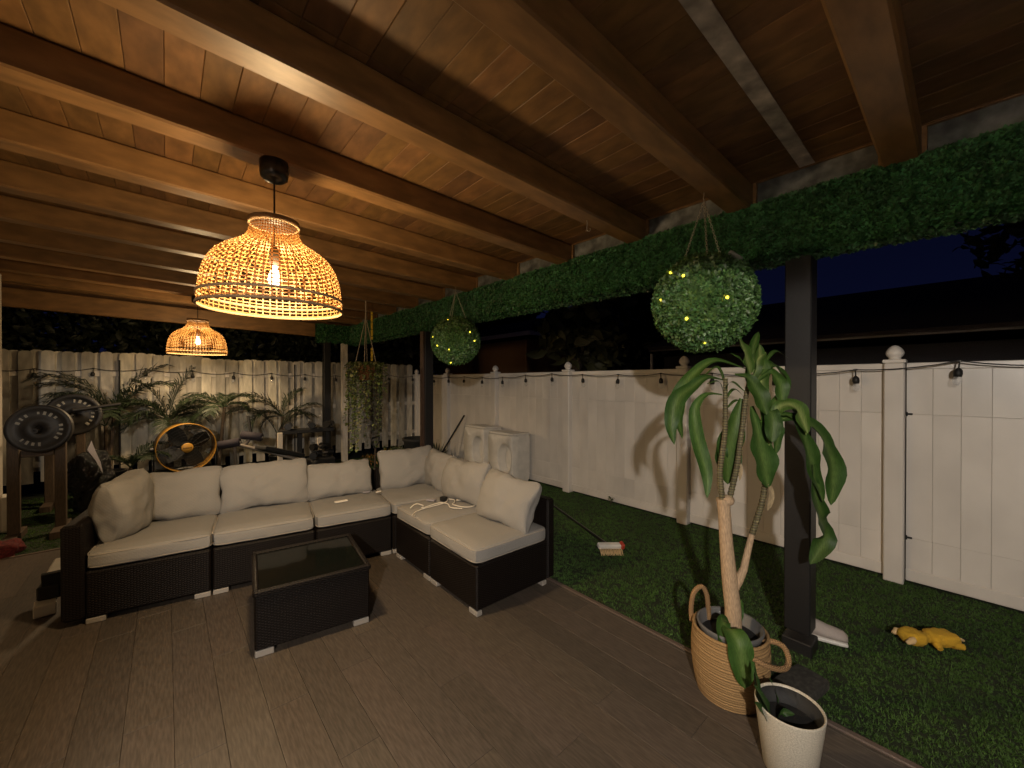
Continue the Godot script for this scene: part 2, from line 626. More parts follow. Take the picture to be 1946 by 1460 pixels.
# ------------------------------------------------------------------ patio cover
func roof() -> void:
	var r := thing("patio_cover", "brown wooden patio roof on dark posts over the sofa", "patio roof")
	var x0 := -1.75
	var x1 := 3.22
	var tilt := -rad_to_deg(atan(0.030))
	var xm := (x0 + x1) / 2
	var looks := []
	for i in 5:
		var k := rnd(0.85, 1.08)
		looks.append(shifted(M.rafter, Vector3(i * 0.7, i * 0.31, i * 0.43), Color(k, k, k)))
	var rm := box_mesh(Vector3(x1 - x0, 0.17, 0.15), 0.010)
	for k in range(-3, 11):
		var z: float = -0.167 - 0.79 * k - 0.07
		part(r, "rafter", rm, looks[rng.randi() % 5], Vector3(xm, rafter_y(xm) + 0.085, z), Vector3(0, 0, tilt))
	var planks := []
	for i in 7:
		var k := rnd(0.90, 1.06)
		planks.append(shifted(M.ceiling_wood, Vector3(i * 0.31, 0, i * 0.77), Color(k, k * rnd(0.96, 1.02), k * rnd(0.9, 1.0))))
	var x := x0
	while x < x1:
		for s in [[2.3, -1.7], [-1.7, -5.65], [-5.65, -8.75]]:
			var pm := box_mesh(Vector3(0.1330, 0.024, s[0] - s[1] - 0.004), 0.0025)
			part(r, "ceiling_plank", pm, planks[rng.randi() % 7], Vector3(x + 0.067, rafter_y(x + 0.067) + 0.1835 + rnd(-0.001, 0.0015), (s[0] + s[1]) / 2), Vector3(0, 0, tilt))
		x += 0.1345
	# underlay that closes the joints above the boards
	part(r, "roof_deck", box_mesh(Vector3(x1 - x0 + 0.1, 0.03, 11.2), 0.004), M.beam_dark, Vector3(xm, rafter_y(xm) + 0.222, -3.2), Vector3(0, 0, tilt))
	# one pale strip across the boards of the near bay
	for k in [0]:
		var z: float = -0.65
		var a := 0.6
		var e := 2.96
		var sm := box_mesh(Vector3(e - a, 0.005, 0.078), 0.001)
		part(r, "white_strip", sm, M.white_strip, Vector3((a + e) / 2, rafter_y((a + e) / 2) + 0.1665, z), Vector3(0, 0, tilt))
	# beams and posts
	part(r, "beam", box_mesh(Vector3(0.12, 0.33, 11.0), 0.006), M.beam_dark, Vector3(3.04, 2.655, -3.25))
	part(r, "back_beam", box_mesh(Vector3(4.7, 0.26, 0.10), 0.006), M.rafter, Vector3(0.60, 2.70 + 0.07, -8.70), Vector3(0, 0, tilt))
	part(r, "back_fascia", box_mesh(Vector3(4.95, 0.24, 0.03), 0.004), M.rafter, Vector3(xm, rafter_y(xm) + 0.10, -8.80), Vector3(0, 0, tilt))
	for k in range(-2, 10):
		var z: float = -0.167 - 0.79 * k - 0.465
		part(r, "blocking_panel", box_mesh(Vector3(0.012, 0.175, 0.60), 0.002), M.grey_panel, Vector3(3.0, 2.915, z))
		var f := B.new()
		f.box(Vector3(0, 0.098, 0), Vector3(0.022, 0.022, 0.645), 0.002)
		for s in [-1, 1]:
			f.box(Vector3(0, 0, 0.312 * s), Vector3(0.024, 0.174, 0.022), 0.002)
		part(r, "panel_frame", f.done(), M.rafter, Vector3(2.984, 2.91, z))
	for p in [[3.05, -0.70, 2.49, true], [3.05, -5.50, 2.49, false], [3.04, 3.4, 2.49, true]]:
		part(r, "post", box_mesh(Vector3(0.14, p[2] - 0.10, 0.14), 0.006), M.post_black, Vector3(p[0], p[2] / 2 + 0.05, p[1]))
		part(r, "post_base", box_mesh(Vector3(0.16, 0.10, 0.16), 0.006), M.post_black, Vector3(p[0], 0.0, p[1]))
	part(r, "post_board", box_mesh(Vector3(0.024, 2.40, 0.10), 0.003), M.post_brown, Vector3(2.966, 1.25, -5.50))
	part(r, "back_post", box_mesh(Vector3(0.11, 2.48, 0.11), 0.004), M.picket, Vector3(2.83, 1.24, -8.62))
	part(r, "back_post", box_mesh(Vector3(0.13, 2.30, 0.13), 0.006), M.post_black, Vector3(2.48, 1.45, -8.62))
	part(r, "post_base", box_mesh(Vector3(0.19, 0.34, 0.19), 0.006), M.stone, Vector3(2.48, 0.15, -8.62))
	# house wall that carries the high side, only its far end shows at the left
	var h := thing("house_wall", "pale stucco house wall at the far left edge of the patio", "wall")
	part(h, "wall", box_mesh(Vector3(0.25, 2.95, 10.0), 0.01), M.stucco, Vector3(-1.525, 1.42, -2.2))

	# the porch light on the house wall: a hooded downlight, its rays leave level or lower
	var pl := thing("porch_light", "black hooded porch light fixed on the pale house wall", "wall light", Vector3(-1.335, 2.50, 1.25))
	part(pl, "back_plate", box_mesh(Vector3(0.02, 0.16, 0.11), 0.004), M.black_matte, Vector3(-0.105, 0.0, 0))
	var hd := B.new()
	hd.lathe([Vector2(0.085, 0.0), Vector2(0.088, 0.0), Vector2(0.088, 0.055), Vector2(0.0, 0.10), Vector2(0.0, 0.096), Vector2(0.085, 0.052), Vector2(0.085, 0.0)], 28)
	part(pl, "hood", hd.done(), M.black_matte)
	hd = B.new()
	hd.ball(Vector3(0, 0.03, 0), Vector3.ONE * 0.026, 14)
	part(pl, "bulb", hd.done(), M.bulb)
	var sl := SpotLight3D.new()
	sl.name = "porch_beam"
	sl.position = Vector3(0, -0.01, 0)
	sl.rotation_degrees = Vector3(-90, 0, 0)
	sl.light_color = Color(1, 0.90, 0.79).linear_to_srgb()
	sl.light_energy = PORCH
	sl.light_size = 0.05
	sl.spot_angle = 89.0
	sl.spot_angle_attenuation = 0.05
	sl.spot_range = 18.0
	sl.spot_attenuation = 2.0
	sl.shadow_enabled = true
	pl.add_child(sl, true)

	# an opened louvred shutter stands out from the wall beside the light
	var sh := thing("wall_shutter", "dark louvred shutter opened out from the house wall", "shutter", Vector3(-1.45, 0, 0.60))
	part(sh, "frame", box_mesh(Vector3(0.27, 2.20, 0.03), 0.004), M.rack_wood, Vector3(0.135, 1.25, 0))
	for k in 16:
		part(sh, "louvre", box_mesh(Vector3(0.22, 0.10, 0.012), 0.002), M.rack_wood, Vector3(0.135, 0.28 + 0.13 * k, 0.021), Vector3(16, 0, 0))

	# things screwed into the roof
	var hk := B.new()
	var hp := []
	for i in 9:
		var a := PI * i / 8.0 * 1.25
		hp.append(Vector3(0.013 - 0.013 * cos(a), -0.062 - 0.013 * sin(a) - 0.005, 0))
	hk.tube([Vector3(0, 0, 0), Vector3(0.002, -0.02, 0), Vector3(0, -0.05, 0)] + hp, 0.0028, 6)
	one("ceiling_hook", hk.done(), M.chain, "small pale metal hook screwed under the rafter above the hedge panels", "hook", Vector3(2.32, rafter_y(2.32), -1.83), Vector3(0, -40, 0))
	one("paper_tag", box_mesh(Vector3(0.16, 0.018, 0.003), 0.0006), M.white_paint, "small white tag stuck on the side of a rafter right of the pendant lamp", "tag", Vector3(1.42, rafter_y(1.42) + 0.06, -4.115))


# ------------------------------------------------------------------ fences
func fences() -> void:
	var f := thing("vinyl_fence", "long white vinyl privacy fence along the right side of the yard", "fence")
	var posts := [-0.41, -2.24, -4.07, -5.87, -7.55, -9.0, 1.42]
	var cap := B.new()
	cap.box(Vector3(0, 0.015, 0), Vector3(0.145, 0.03, 0.145), 0.006)
	cap.lathe([Vector2(0.048, 0.03), Vector2(0.038, 0.038), Vector2(0.040, 0.048), Vector2(0.055, 0.066), Vector2(0.060, 0.084), Vector2(0.056, 0.104), Vector2(0.042, 0.128), Vector2(0.022, 0.146), Vector2(0.0, 0.155)], 18)
	var cm := cap.done()
	var looks := []
	for i in 5:
		var k := rnd(0.975, 1.012)
		looks.append(shifted(M.vinyl, Vector3(i * 0.37, i * 0.53, i * 0.71), Color(k, k, k)))
	for z in posts:
		var p := part(f, "post", box_mesh(Vector3(0.127, 1.86, 0.127), 0.008), looks[rng.randi() % 5], Vector3(4.70, 0.90, z))
		part(p, "post_cap", cm, M.vinyl, Vector3(0, 0.93, 0))
	var order := [1.42, -0.41, -2.24, -4.07, -5.87, -7.55, -9.0]
	for i in 6:
		var a: float = order[i] - 0.064
		var e: float = order[i + 1] + 0.064
		var gate := 0.006 if i == 0 else 0.0
		e += gate
		var L := a - e
		part(f, "top_rail", box_mesh(Vector3(0.055, 0.055, L), 0.006), M.vinyl, Vector3(4.735, 1.803, (a + e) / 2))
		part(f, "bottom_rail", box_mesh(Vector3(0.055, 0.10, L), 0.006), M.vinyl, Vector3(4.735, 0.045, (a + e) / 2))
		for t in [[0.095, 0.3565], [0.3575, 1.3995], [1.4005, 1.775]]:
			var n := int(round(L / 0.16))
			for j in n:
				var wz := L / n
				var bm := box_mesh(Vector3(0.024, t[1] - t[0], snappedf(wz - 0.0012, 0.0004)), 0.0016)
				part(f, "board", bm, looks[rng.randi() % 5], Vector3(4.73 + (0.0015 if t[0] < 0.1 or t[0] > 1.0 else 0.0), (t[0] + t[1]) / 2, a - wz * (j + 0.5)))
		# solid core so that no light comes through the joints
		part(f, "panel_core", box_mesh(Vector3(0.010, 1.70, L), 0.0), M.vinyl, Vector3(4.755, 0.93, (a + e) / 2))
	for y in [1.40, 0.36]:
		var hg := B.new()
		hg.box(Vector3(0, 0, 0), Vector3(0.010, 0.016, 0.034), 0.003)
		hg.tube([Vector3(-0.004, -0.018, -0.017), Vector3(-0.004, 0.018, -0.017)], 0.005, 8)
		part(f, "hinge", hg.done(), M.black_matte, Vector3(4.708, y, -0.318))

	# back fence: weathered shadowbox pickets on both sides of the rails
	var g := thing("picket_fence", "weathered off-white wooden picket fence across the back of the yard", "fence")
	var pk := []
	for i in 3:
		var h: float = [1.94, 1.80, 1.95][i]
		var w := 0.137
		var poly := PackedVector2Array([Vector2(-w / 2, 0), Vector2(w / 2, 0), Vector2(w / 2, h - 0.035), Vector2(w / 2 - 0.014, h - 0.012), Vector2(w / 2 - 0.04, h), Vector2(-w / 2 + 0.04, h), Vector2(-w / 2 + 0.014, h - 0.012), Vector2(-w / 2, h - 0.035)])
		var pb := B.new()
		pb.prism(poly, 0.018)
		pk.append(pb.done())
	var pl := []
	for i in 7:
		var k := rnd(0.80, 1.10)
		pl.append(shifted(M.picket, Vector3(i * 0.41, i * 0.23, i * 0.67), Color(k, k, k * rnd(0.94, 1.02))))
	var x := -3.2
	var n := 0
	while x < 4.62:
		if not (x > -1.95 and x < -1.80):
			part(g, "picket", pk[2 * (rng.randi() % 2)], pl[rng.randi() % 7], Vector3(x, 0.14 + rnd(-0.012, 0.012) + (0.05 if x < 0.5 else 0.0), -9.0 + 0.028), Vector3(0, 0, rnd(-0.4, 0.4)))
			if x < 4.4:
				part(g, "picket", pk[1], pl[rng.randi() % 7], Vector3(x + 0.104, 0.285 + rnd(-0.012, 0.012) + (0.05 if x < 0.5 else 0.0), -9.0 - 0.028), Vector3(0, 0, rnd(-0.4, 0.4)))
		x += 0.208
		n += 1
	for y in [0.45, 1.15, 1.80]:
		part(g, "rail", box_mesh(Vector3(7.9, 0.085, 0.036), 0.003), M.picket, Vector3(0.7, y, -9.0))
	for px in [-2.9, -0.5, 1.9, 4.3]:
		part(g, "fence_post", box_mesh(Vector3(0.09, 2.0, 0.09), 0.004), M.picket, Vector3(px, 0.98, -9.09))
	for s in [[-0.56, "thin black pole standing at the back fence left of the drum fan"], [1.96, "thin black pole standing at the back fence right of the potted palm"]]:
		var pb := B.new()
		pb.tube([Vector3(0, -0.05, 0), Vector3(0, 2.02, 0)], 0.011, 8)
		one("string_light_pole", pb.done(), M.black_matte, s[1], "pole", Vector3(s[0], 0, -8.93))
	string_lights()


func string_lights() -> void:
	var sock := B.new()
	sock.lathe([Vector2(0, -0.122), Vector2(0.022, -0.122), Vector2(0.026, -0.098), Vector2(0.023, -0.072), Vector2(0.012, -0.058), Vector2(0.005, -0.052), Vector2(0.005, 0.004), Vector2(0, 0.010)], 12)
	sock.box(Vector3(0, 0, 0), Vector3(0.014, 0.016, 0.03), 0.003)
	var sm := sock.done()
	var gl := B.new()
	gl.lathe([Vector2(0, -0.190), Vector2(0.014, -0.187), Vector2(0.025, -0.172), Vector2(0.027, -0.154), Vector2(0.021, -0.134), Vector2(0.016, -0.120)], 12)
	var gm := gl.done()
	for run in 2:
		var o := thing("string_lights", ["unlit bulb string lights strung along the white vinyl fence", "unlit bulb string lights strung along the back picket fence"][run], "string lights")
		var pts := []
		var bulbs := []
		for k in 16 if run == 0 else 13:
			var sag := 0.012 * sin(k * 1.7) + 0.015 * sin(k * 0.9 + 1.0)
			var p := Vector3(4.605, 1.775 + sag + (0.03 if k == 1 else 0.0), 0.57 - 0.612 * k) if run == 0 else Vector3(4.55 - 0.60 * k, 1.80 + sag + 0.008 * k, -8.93)
			bulbs.append(p)
		for i in bulbs.size() - 1:
			for j in 5:
				var t := j / 5.0
				var q: Vector3 = bulbs[i].lerp(bulbs[i + 1], t)
				q.y -= 0.045 * (t - t * t) * 4.0 * (0.5 if run == 0 else 0.9)
				pts.append(q)
		pts.append(bulbs[-1])
		var c := B.new()
		c.tube(pts, 0.0055, 6)
		part(o, "cable", c.done(), M.cord)
		for p in bulbs:
			var s := part(o, "socket", sm, M.cord, p, Vector3(rnd(-5, 5), 90.0 * run, rnd(-5, 5)))
			part(s, "bulb", gm, M.clear_glass)


# ------------------------------------------------------------------ what stands beyond the fences
func leaf_card(l: float, w: float) -> ArrayMesh:
	var b := B.new()
	b.leaf([Vector3.ZERO, Vector3(0, 0.12 * l, 0.5 * l), Vector3(0, -0.02 * l, l)], w, Vector3.UP, 0.25, 0.8, 4)
	return b.done()


func tree(label: String, at: Vector3, trunk_h: float, blobs: Array, n: int, c: Color, leaf: ArrayMesh, group := "") -> void:
	var t := thing("tree", label, "tree", at, 0.0, group)
	var b := B.new()
	b.tube([Vector3.ZERO, Vector3(0.05, trunk_h * 0.5, 0.03), Vector3(-0.04, trunk_h, 0)], [0.11, 0.085, 0.06], 8)
	for bl in blobs:
		b.tube([Vector3(-0.04, trunk_h * 0.92, 0), (Vector3(0, trunk_h, 0) + bl[0]) * 0.5 + Vector3(0, 0.1, 0), bl[0]], [0.05, 0.035, 0.015], 6)
	part(t, "trunk", b.done(), M.bark)
	var where := []
	var tints := []
	for i in n:
		var bl = blobs[rng.randi() % blobs.size()]
		var d := rvec()
		var p: Vector3 = bl[0] + d * bl[1] * pow(rng.randf(), 0.45)
		where.append(Transform3D(Basis(rvec(), rnd(0, TAU)).scaled(Vector3.ONE * rnd(0.7, 1.4)), p))
		var k := rnd(0.6, 1.35)
		tints.append(Color(c.r * k, c.g * k, c.b * k))
	many(t, "crown", leaf, M.tree_leaf, where, tints)


func neighbours() -> void:
	# brown house behind the corner of the fence
	var h := thing("neighbor_house", "dim brown stucco house with pale eave behind the white fence", "house")
	part(h, "wall", box_mesh(Vector3(6.0, 3.0, 5.2), 0.01), M.house_brown, Vector3(11.2, 1.47, -11.35))
	part(h, "corner_board", box_mesh(Vector3(0.10, 2.95, 0.10), 0.01), M.house_brown, Vector3(8.17, 1.45, -8.72))
	for s in [[Vector3(8.03, 3.12, -11.3), Vector3(0.03, 0.13, 5.7)], [Vector3(11.2, 3.12, -8.43), Vector3(6.33, 0.13, 0.03)]]:
		part(h, "fascia", box_mesh(s[1], 0.003), M.fascia, s[0])
	var rb := B.new()
	rb.prism(PackedVector2Array([Vector2(-3.2, 0), Vector2(3.2, 0), Vector2(0, 1.0)]), 5.75)
	part(h, "roof", rb.done(), M.shingle, Vector3(11.2, 3.19, -11.3))
	# low dark house to the right
	var g := thing("neighbor_house", "low dark house with a pale gutter line behind the right fence", "house")
	part(g, "wall", box_mesh(Vector3(4.2, 2.3, 8.6), 0.01), M.house_dark, Vector3(10.75, 1.1, -0.3))
	part(g, "gutter", box_mesh(Vector3(0.09, 0.035, 9.2), 0.004), M.grey_metal, Vector3(8.2, 2.36, -0.1))
	part(g, "downspout", box_mesh(Vector3(0.05, 2.3, 0.05), 0.006), M.fascia, Vector3(8.25, 1.15, -4.68))
	rb = B.new()
	rb.prism(PackedVector2Array([Vector2(-3.8, 0), Vector2(3.8, 0), Vector2(3.8, 0.06), Vector2(0, 1.34), Vector2(-3.8, 0.06)]), 9.3)
	part(g, "roof", rb.done(), M.shingle, Vector3(12.02, 2.385, -0.1))

	var small := leaf_card(0.16, 0.07)
	var big := leaf_card(0.34, 0.16)
	var c := Color(0.017, 0.022, 0.010)
	tree("dense dark bushy tree behind the left end of the back fence", Vector3(-2.6, 0, -10.4), 1.6, [[Vector3(-0.5, 2.6, 0), 1.1], [Vector3(0.7, 2.4, 0.1), 1.0], [Vector3(0.1, 3.3, 0), 1.0]], 5200, c, small)
	tree("dark leafy tree behind the back fence above the fan", Vector3(0.0, 0, -10.6), 1.5, [[Vector3(-0.7, 2.5, 0), 1.0], [Vector3(0.7, 2.3, 0), 1.0], [Vector3(0, 3.2, 0), 1.1]], 5200, c, small)
	tree("dark tree behind the back fence left of the black post", Vector3(2.2, 0, -11.2), 1.6, [[Vector3(-0.5, 2.4, 0), 0.9], [Vector3(0.4, 2.6, 0), 0.9]], 3000, c, small)
	tree("large-leaved dim tree behind the white fence beside the brown house", Vector3(6.2, 0, -5.1), 2.0, [[Vector3(-0.2, 2.6, -0.2), 0.55], [Vector3(0.35, 2.3, 0.1), 0.5], [Vector3(0.1, 3.0, 0.3), 0.6]], 420, Color(0.060, 0.062, 0.024), big)
	tree("broad dark tree behind the corner where the two fences meet", Vector3(4.6, 0, -12.0), 1.8, [[Vector3(-1.2, 2.6, 0), 1.3], [Vector3(0.9, 2.6, 0), 1.4], [Vector3(0, 3.8, 0), 1.5], [Vector3(2.0, 3.4, -0.4), 1.4]], 13000, Color(0.02, 0.026, 0.012), big)
	tree("dark tree rising directly behind the brown house", Vector3(10.5, 0, -16.5), 3.0, [[Vector3(-3.4, 4.4, 0), 2.2], [Vector3(-0.4, 5.2, 0), 2.4], [Vector3(2.6, 5.0, 0), 2.3]], 20000, Color(0.018, 0.022, 0.012), big)
	tree("dark tree in the gap between the two neighbouring houses", Vector3(13.0, 0, -6.8), 2.6, [[Vector3(-1.6, 3.2, -0.6), 1.6], [Vector3(1.0, 4.2, 0.0), 1.7], [Vector3(-0.4, 2.2, 0.6), 1.5], [Vector3(-0.6, 4.6, -0.6), 1.5]], 15000, Color(0.018, 0.022, 0.012), big)
	tree("tall dark tree against the night sky at the right", Vector3(7.2, 0, 1.0), 2.6, [[Vector3(0, 3.6, 0), 1.1], [Vector3(0.2, 4.6, 0.3), 1.2], [Vector3(-0.2, 2.8, 0.5), 0.9]], 6000, Color(0.02, 0.03, 0.014), small)


# ------------------------------------------------------------------ pendant lamps
func shade_at(y: float) -> float:
	var pr := [Vector2(0.352, 0), Vector2(0.350, 0.05), Vector2(0.344, 0.11), Vector2(0.332, 0.18), Vector2(0.312, 0.235), Vector2(0.280, 0.285), Vector2(0.235, 0.322), Vector2(0.185, 0.352), Vector2(0.148, 0.380), Vector2(0.128, 0.412), Vector2(0.120, 0.45), Vector2(0.119, 0.49)]
	for i in pr.size() - 1:
		if y <= pr[i + 1].y:
			return lerpf(pr[i].x, pr[i + 1].x, (y - pr[i].y) / (pr[i + 1].y - pr[i].y))
	return pr[-1].x


func lamps() -> void:
	# woven shade: flat uprights and hoops
	var b := B.new()
	var n := 60
	for k in n:
		var a := TAU * k / n + rnd(-0.006, 0.006)
		var rad := Vector3(cos(a), 0, sin(a))
		var tg := Vector3(-sin(a), 0, cos(a))
		var prev := []
		for i in 27:
			var y := 0.49 * i / 26.0
			var r := shade_at(y) + 0.0016 * (1.0 if (k + i) % 2 else -1.0)
			var w := lerpf(0.0036, 0.0024, clampf((y - 0.2) / 0.2, 0, 1))
			var p := rad * r + Vector3.UP * y
			var row := [p - tg * w, p + tg * w]
			if prev.size():
				for off in [0.0001]:
					b.quad(prev[0] + rad * off, row[0] + rad * off, row[1] + rad * off, prev[1] + rad * off, rad * signf(off))
			prev = row
	var ys := []
	var s := 0.014
	while s < 0.475:
		ys.append(s)
		s += 0.0218 if s < 0.24 else 0.0165
	for j in ys.size():
		var y: float = ys[j]
		var r0 := shade_at(y)
		var slope := (shade_at(y + 0.004) - shade_at(y - 0.004)) / 0.008
		var along := Vector2(slope, 1).normalized()
		var seg := 60
		for k in seg:
			var a0 := TAU * k / seg
			var a1 := TAU * (k + 1) / seg
			var q := []
			for a in [a0, a1]:
				var rad := Vector3(cos(a), 0, sin(a))
				var sgn := 1.0 if (int(round(a / TAU * seg)) + j) % 2 else -1.0
				var c := rad * (r0 + 0.0022 * sgn) + Vector3.UP * y
				var w := (rad * along.x + Vector3.UP * along.y) * 0.0031
				q.append([c - w, c + w, rad])
			for off in [0.0001]:
				b.quad(q[0][0] + q[0][2] * off, q[0][1] + q[0][2] * off, q[1][1] + q[1][2] * off, q[1][0] + q[1][2] * off, q[0][2] * signf(off))
	var weave := b.done()
	var band := B.new()
	band.lathe([Vector2(0.349, -0.006), Vector2(0.358, -0.004), Vector2(0.360, 0.002), Vector2(0.358, 0.008), Vector2(0.350, 0.009), Vector2(0.347, 0.002), Vector2(0.349, -0.006)], 64)
	band.lathe([Vector2(0.349, 0.052), Vector2(0.357, 0.052), Vector2(0.358, 0.058), Vector2(0.356, 0.065), Vector2(0.348, 0.065), Vector2(0.349, 0.052)], 64)
	band.lathe([Vector2(0.118, 0.466), Vector2(0.127, 0.466), Vector2(0.128, 0.482), Vector2(0.126, 0.497), Vector2(0.117, 0.498), Vector2(0.118, 0.466)], 40)
	var bandm := band.done()
	var holder := B.new()
	holder.lathe([Vector2(0.0, 0.245), Vector2(0.020, 0.245), Vector2(0.026, 0.25), Vector2(0.026, 0.33), Vector2(0.018, 0.345), Vector2(0.006, 0.36), Vector2(0.0, 0.36)], 16)
	holder.lathe([Vector2(0.0, 0.470), Vector2(0.116, 0.470), Vector2(0.116, 0.476), Vector2(0.0, 0.476)], 32)
	for k in 3:
		var a := TAU * k / 3
		holder.tube([Vector3(0, 0.34, 0), Vector3(cos(a) * 0.119, 0.485, sin(a) * 0.119)], 0.0022, 5)
	var holdm := holder.done()
	var bl := B.new()
	bl.lathe([Vector2(0, 0.133), Vector2(0.018, 0.136), Vector2(0.030, 0.150), Vector2(0.033, 0.168), Vector2(0.029, 0.192), Vector2(0.018, 0.218), Vector2(0.014, 0.244)], 20)
	var bulbm := bl.done()
	for i in 2:
		var at: Vector3 = [Vector3(0.465, 2.08, -2.577), Vector3(0.352, 2.08, -7.347)][i]
		var top := rafter_y(at.x) - at.y
		var l := thing("pendant_lamp", ["large woven rattan pendant lamp lit, hanging nearest above the sofa", "smaller looking lit rattan pendant lamp far back near the picket fence"][i], "pendant lamp", at, 17.0 * i, "rattan pendant lamps under the roof")
		tag(part(l, "woven_shade", weave, M.rattan), "", "", "", "stuff")
		part(l, "shade_band", bandm, M.rattan_band)
		part(l, "lamp_holder", holdm, M.socket)
		part(l, "bulb", bulbm, M.bulb)
		var cd := B.new()
		cd.tube([Vector3(0, 0.36, 0), Vector3(0, top - 0.09, 0)], 0.0048, 8)
		part(l, "cord", cd.done(), M.cord)
		var cn := B.new()
		cn.lathe([Vector2(0, top - 0.115), Vector2(0.020, top - 0.112), Vector2(0.05, top - 0.10), Vector2(0.068, top - 0.085), Vector2(0.072, top - 0.06), Vector2(0.072, top + 0.004), Vector2(0, top + 0.004)], 24)
		part(l, "canopy", cn.done(), M.black_plastic)
		omni(l, "bulb_light", Vector3(0, 0.170, 0), Color(1, 0.70, 0.36), LAMP_IN[i], 0.085)
		var sp := SpotLight3D.new()
		sp.name = "opening_light"
		sp.position = Vector3(0, -0.012, 0)
		sp.rotation_degrees = Vector3(-90, 0, 0)
		sp.light_color = Color(1, 0.72, 0.42).linear_to_srgb()
		sp.light_energy = LAMP_DOWN[i]
		sp.light_size = 0.06
		sp.spot_angle = 87.0
		sp.spot_angle_attenuation = 0.3
		sp.spot_range = 16.0
		sp.spot_attenuation = 2.0
		sp.shadow_enabled = true
		l.add_child(sp, true)


const LAMP_IN := [2.3, 1.7]
const LAMP_DOWN := [0.8, 2.0]


# ------------------------------------------------------------------ artificial hedge, topiary balls, hanging basket, palms
func sprig(n: int, l: float, w: float) -> ArrayMesh:
	var b := B.new()
	for k in n:
		var a := TAU * k / n + rnd(-0.4, 0.4)
		var d := Vector3(cos(a), rnd(0.35, 1.1), sin(a)).normalized()
		var s := d.cross(Vector3.UP).normalized() * w * 0.5
		var up := s.cross(d).normalized()
		var base := d * l * 0.15
		var tip := d * l
		var mid := d * l * 0.6 + up * l * 0.08
		b.quad(base, mid - s, tip, mid + s, up, 0)
	return b.done()


func green(c: Color, lo: float, hi: float) -> Color:
	var k := rnd(lo, hi)
	return Color(c.r * k * rnd(0.85, 1.2), c.g * k, c.b * k * rnd(0.8, 1.2))


func aim(n: Vector3) -> Basis:
	var x := n.cross(Vector3(0.3, 0.2, 0.93)).normalized()
	return Basis(x, n, x.cross(n)) * Basis(Vector3.UP, rnd(0, TAU))


func greenery() -> void:
	var sp := sprig(5, 0.030, 0.017)
	var o := thing("hedge_garland", "long artificial boxwood hedge panel covering the beam above the posts", "hedge panel")
	var b := B.new()
	b.box(Vector3(2.978, 2.655, -3.75), Vector3(0.03, 0.37, 10.0), 0.004)
	b.box(Vector3(2.62, 2.655, -8.60), Vector3(0.72, 0.36, 0.03), 0.004)
	part(o, "backing", b.done(), M.boxwood_core)
	var where := []
	var tints := []
	var clump := FastNoiseLite.new()
	clump.frequency = 2.2
	for i in 47000:
		var z := 1.25 - 9.95 * pow(rng.randf(), 1.35)
		var y := rnd(2.475, 2.832)
		var n := Vector3(-1, 0, 0)
		var p := Vector3(2.958 - rnd(0, 0.022), y, z)
		if i % 9 == 0:
			n = Vector3(-0.3, -1, 0)
			p = Vector3(rnd(2.95, 3.1), 2.474 - rnd(0, 0.015), z)
		elif i % 25 == 1:
			n = Vector3(-0.4, 1, 0)
			p = Vector3(rnd(2.95, 2.99), 2.822 + rnd(0, 0.015), z)
		elif i % 22 == 2:
			n = Vector3(0, 0, 1)
			p = Vector3(rnd(2.27, 2.97), y, -8.58 + rnd(0, 0.02))
		n = (n + rvec() * 0.45).normalized()
		where.append(Transform3D(aim(n).scaled(Vector3.ONE * rnd(0.75, 1.25)), p))
		var k := 1.0 + 0.35 * clump.get_noise_3dv(p)
		tints.append(green(Color(0.036 * k, 0.130 * k, 0.046 * k), 0.4, 1.6))
	many(o, "boxwood_leaves", sp, M.boxwood, where, tints)

	topiary("large boxwood topiary ball hanging on chains in front of the right post", Vector3(2.521, 2.157, -1.08), [Vector3(-0.80, 0.03, 0.60), Vector3(-0.35, 0.42, 0.80), Vector3(-0.30, -0.42, 0.85), Vector3(0.40, -0.08, 0.92), Vector3(-0.62, 0.60, 0.50), Vector3(0.02, -0.88, 0.5)], true, sp)
	topiary("smaller looking boxwood topiary ball with lights hanging beside the far post", Vector3(2.696, 2.176, -4.15), [Vector3(-0.90, 0.12, 0.30), Vector3(-0.70, -0.25, 0.60), Vector3(-0.25, -0.42, 0.85), Vector3(0.55, 0.28, 0.75), Vector3(0.70, -0.05, 0.60), Vector3(-0.20, -0.93, 0.3), Vector3(-0.3, 0.75, 0.5)], false, sp)
	hanging_basket()
	palms()


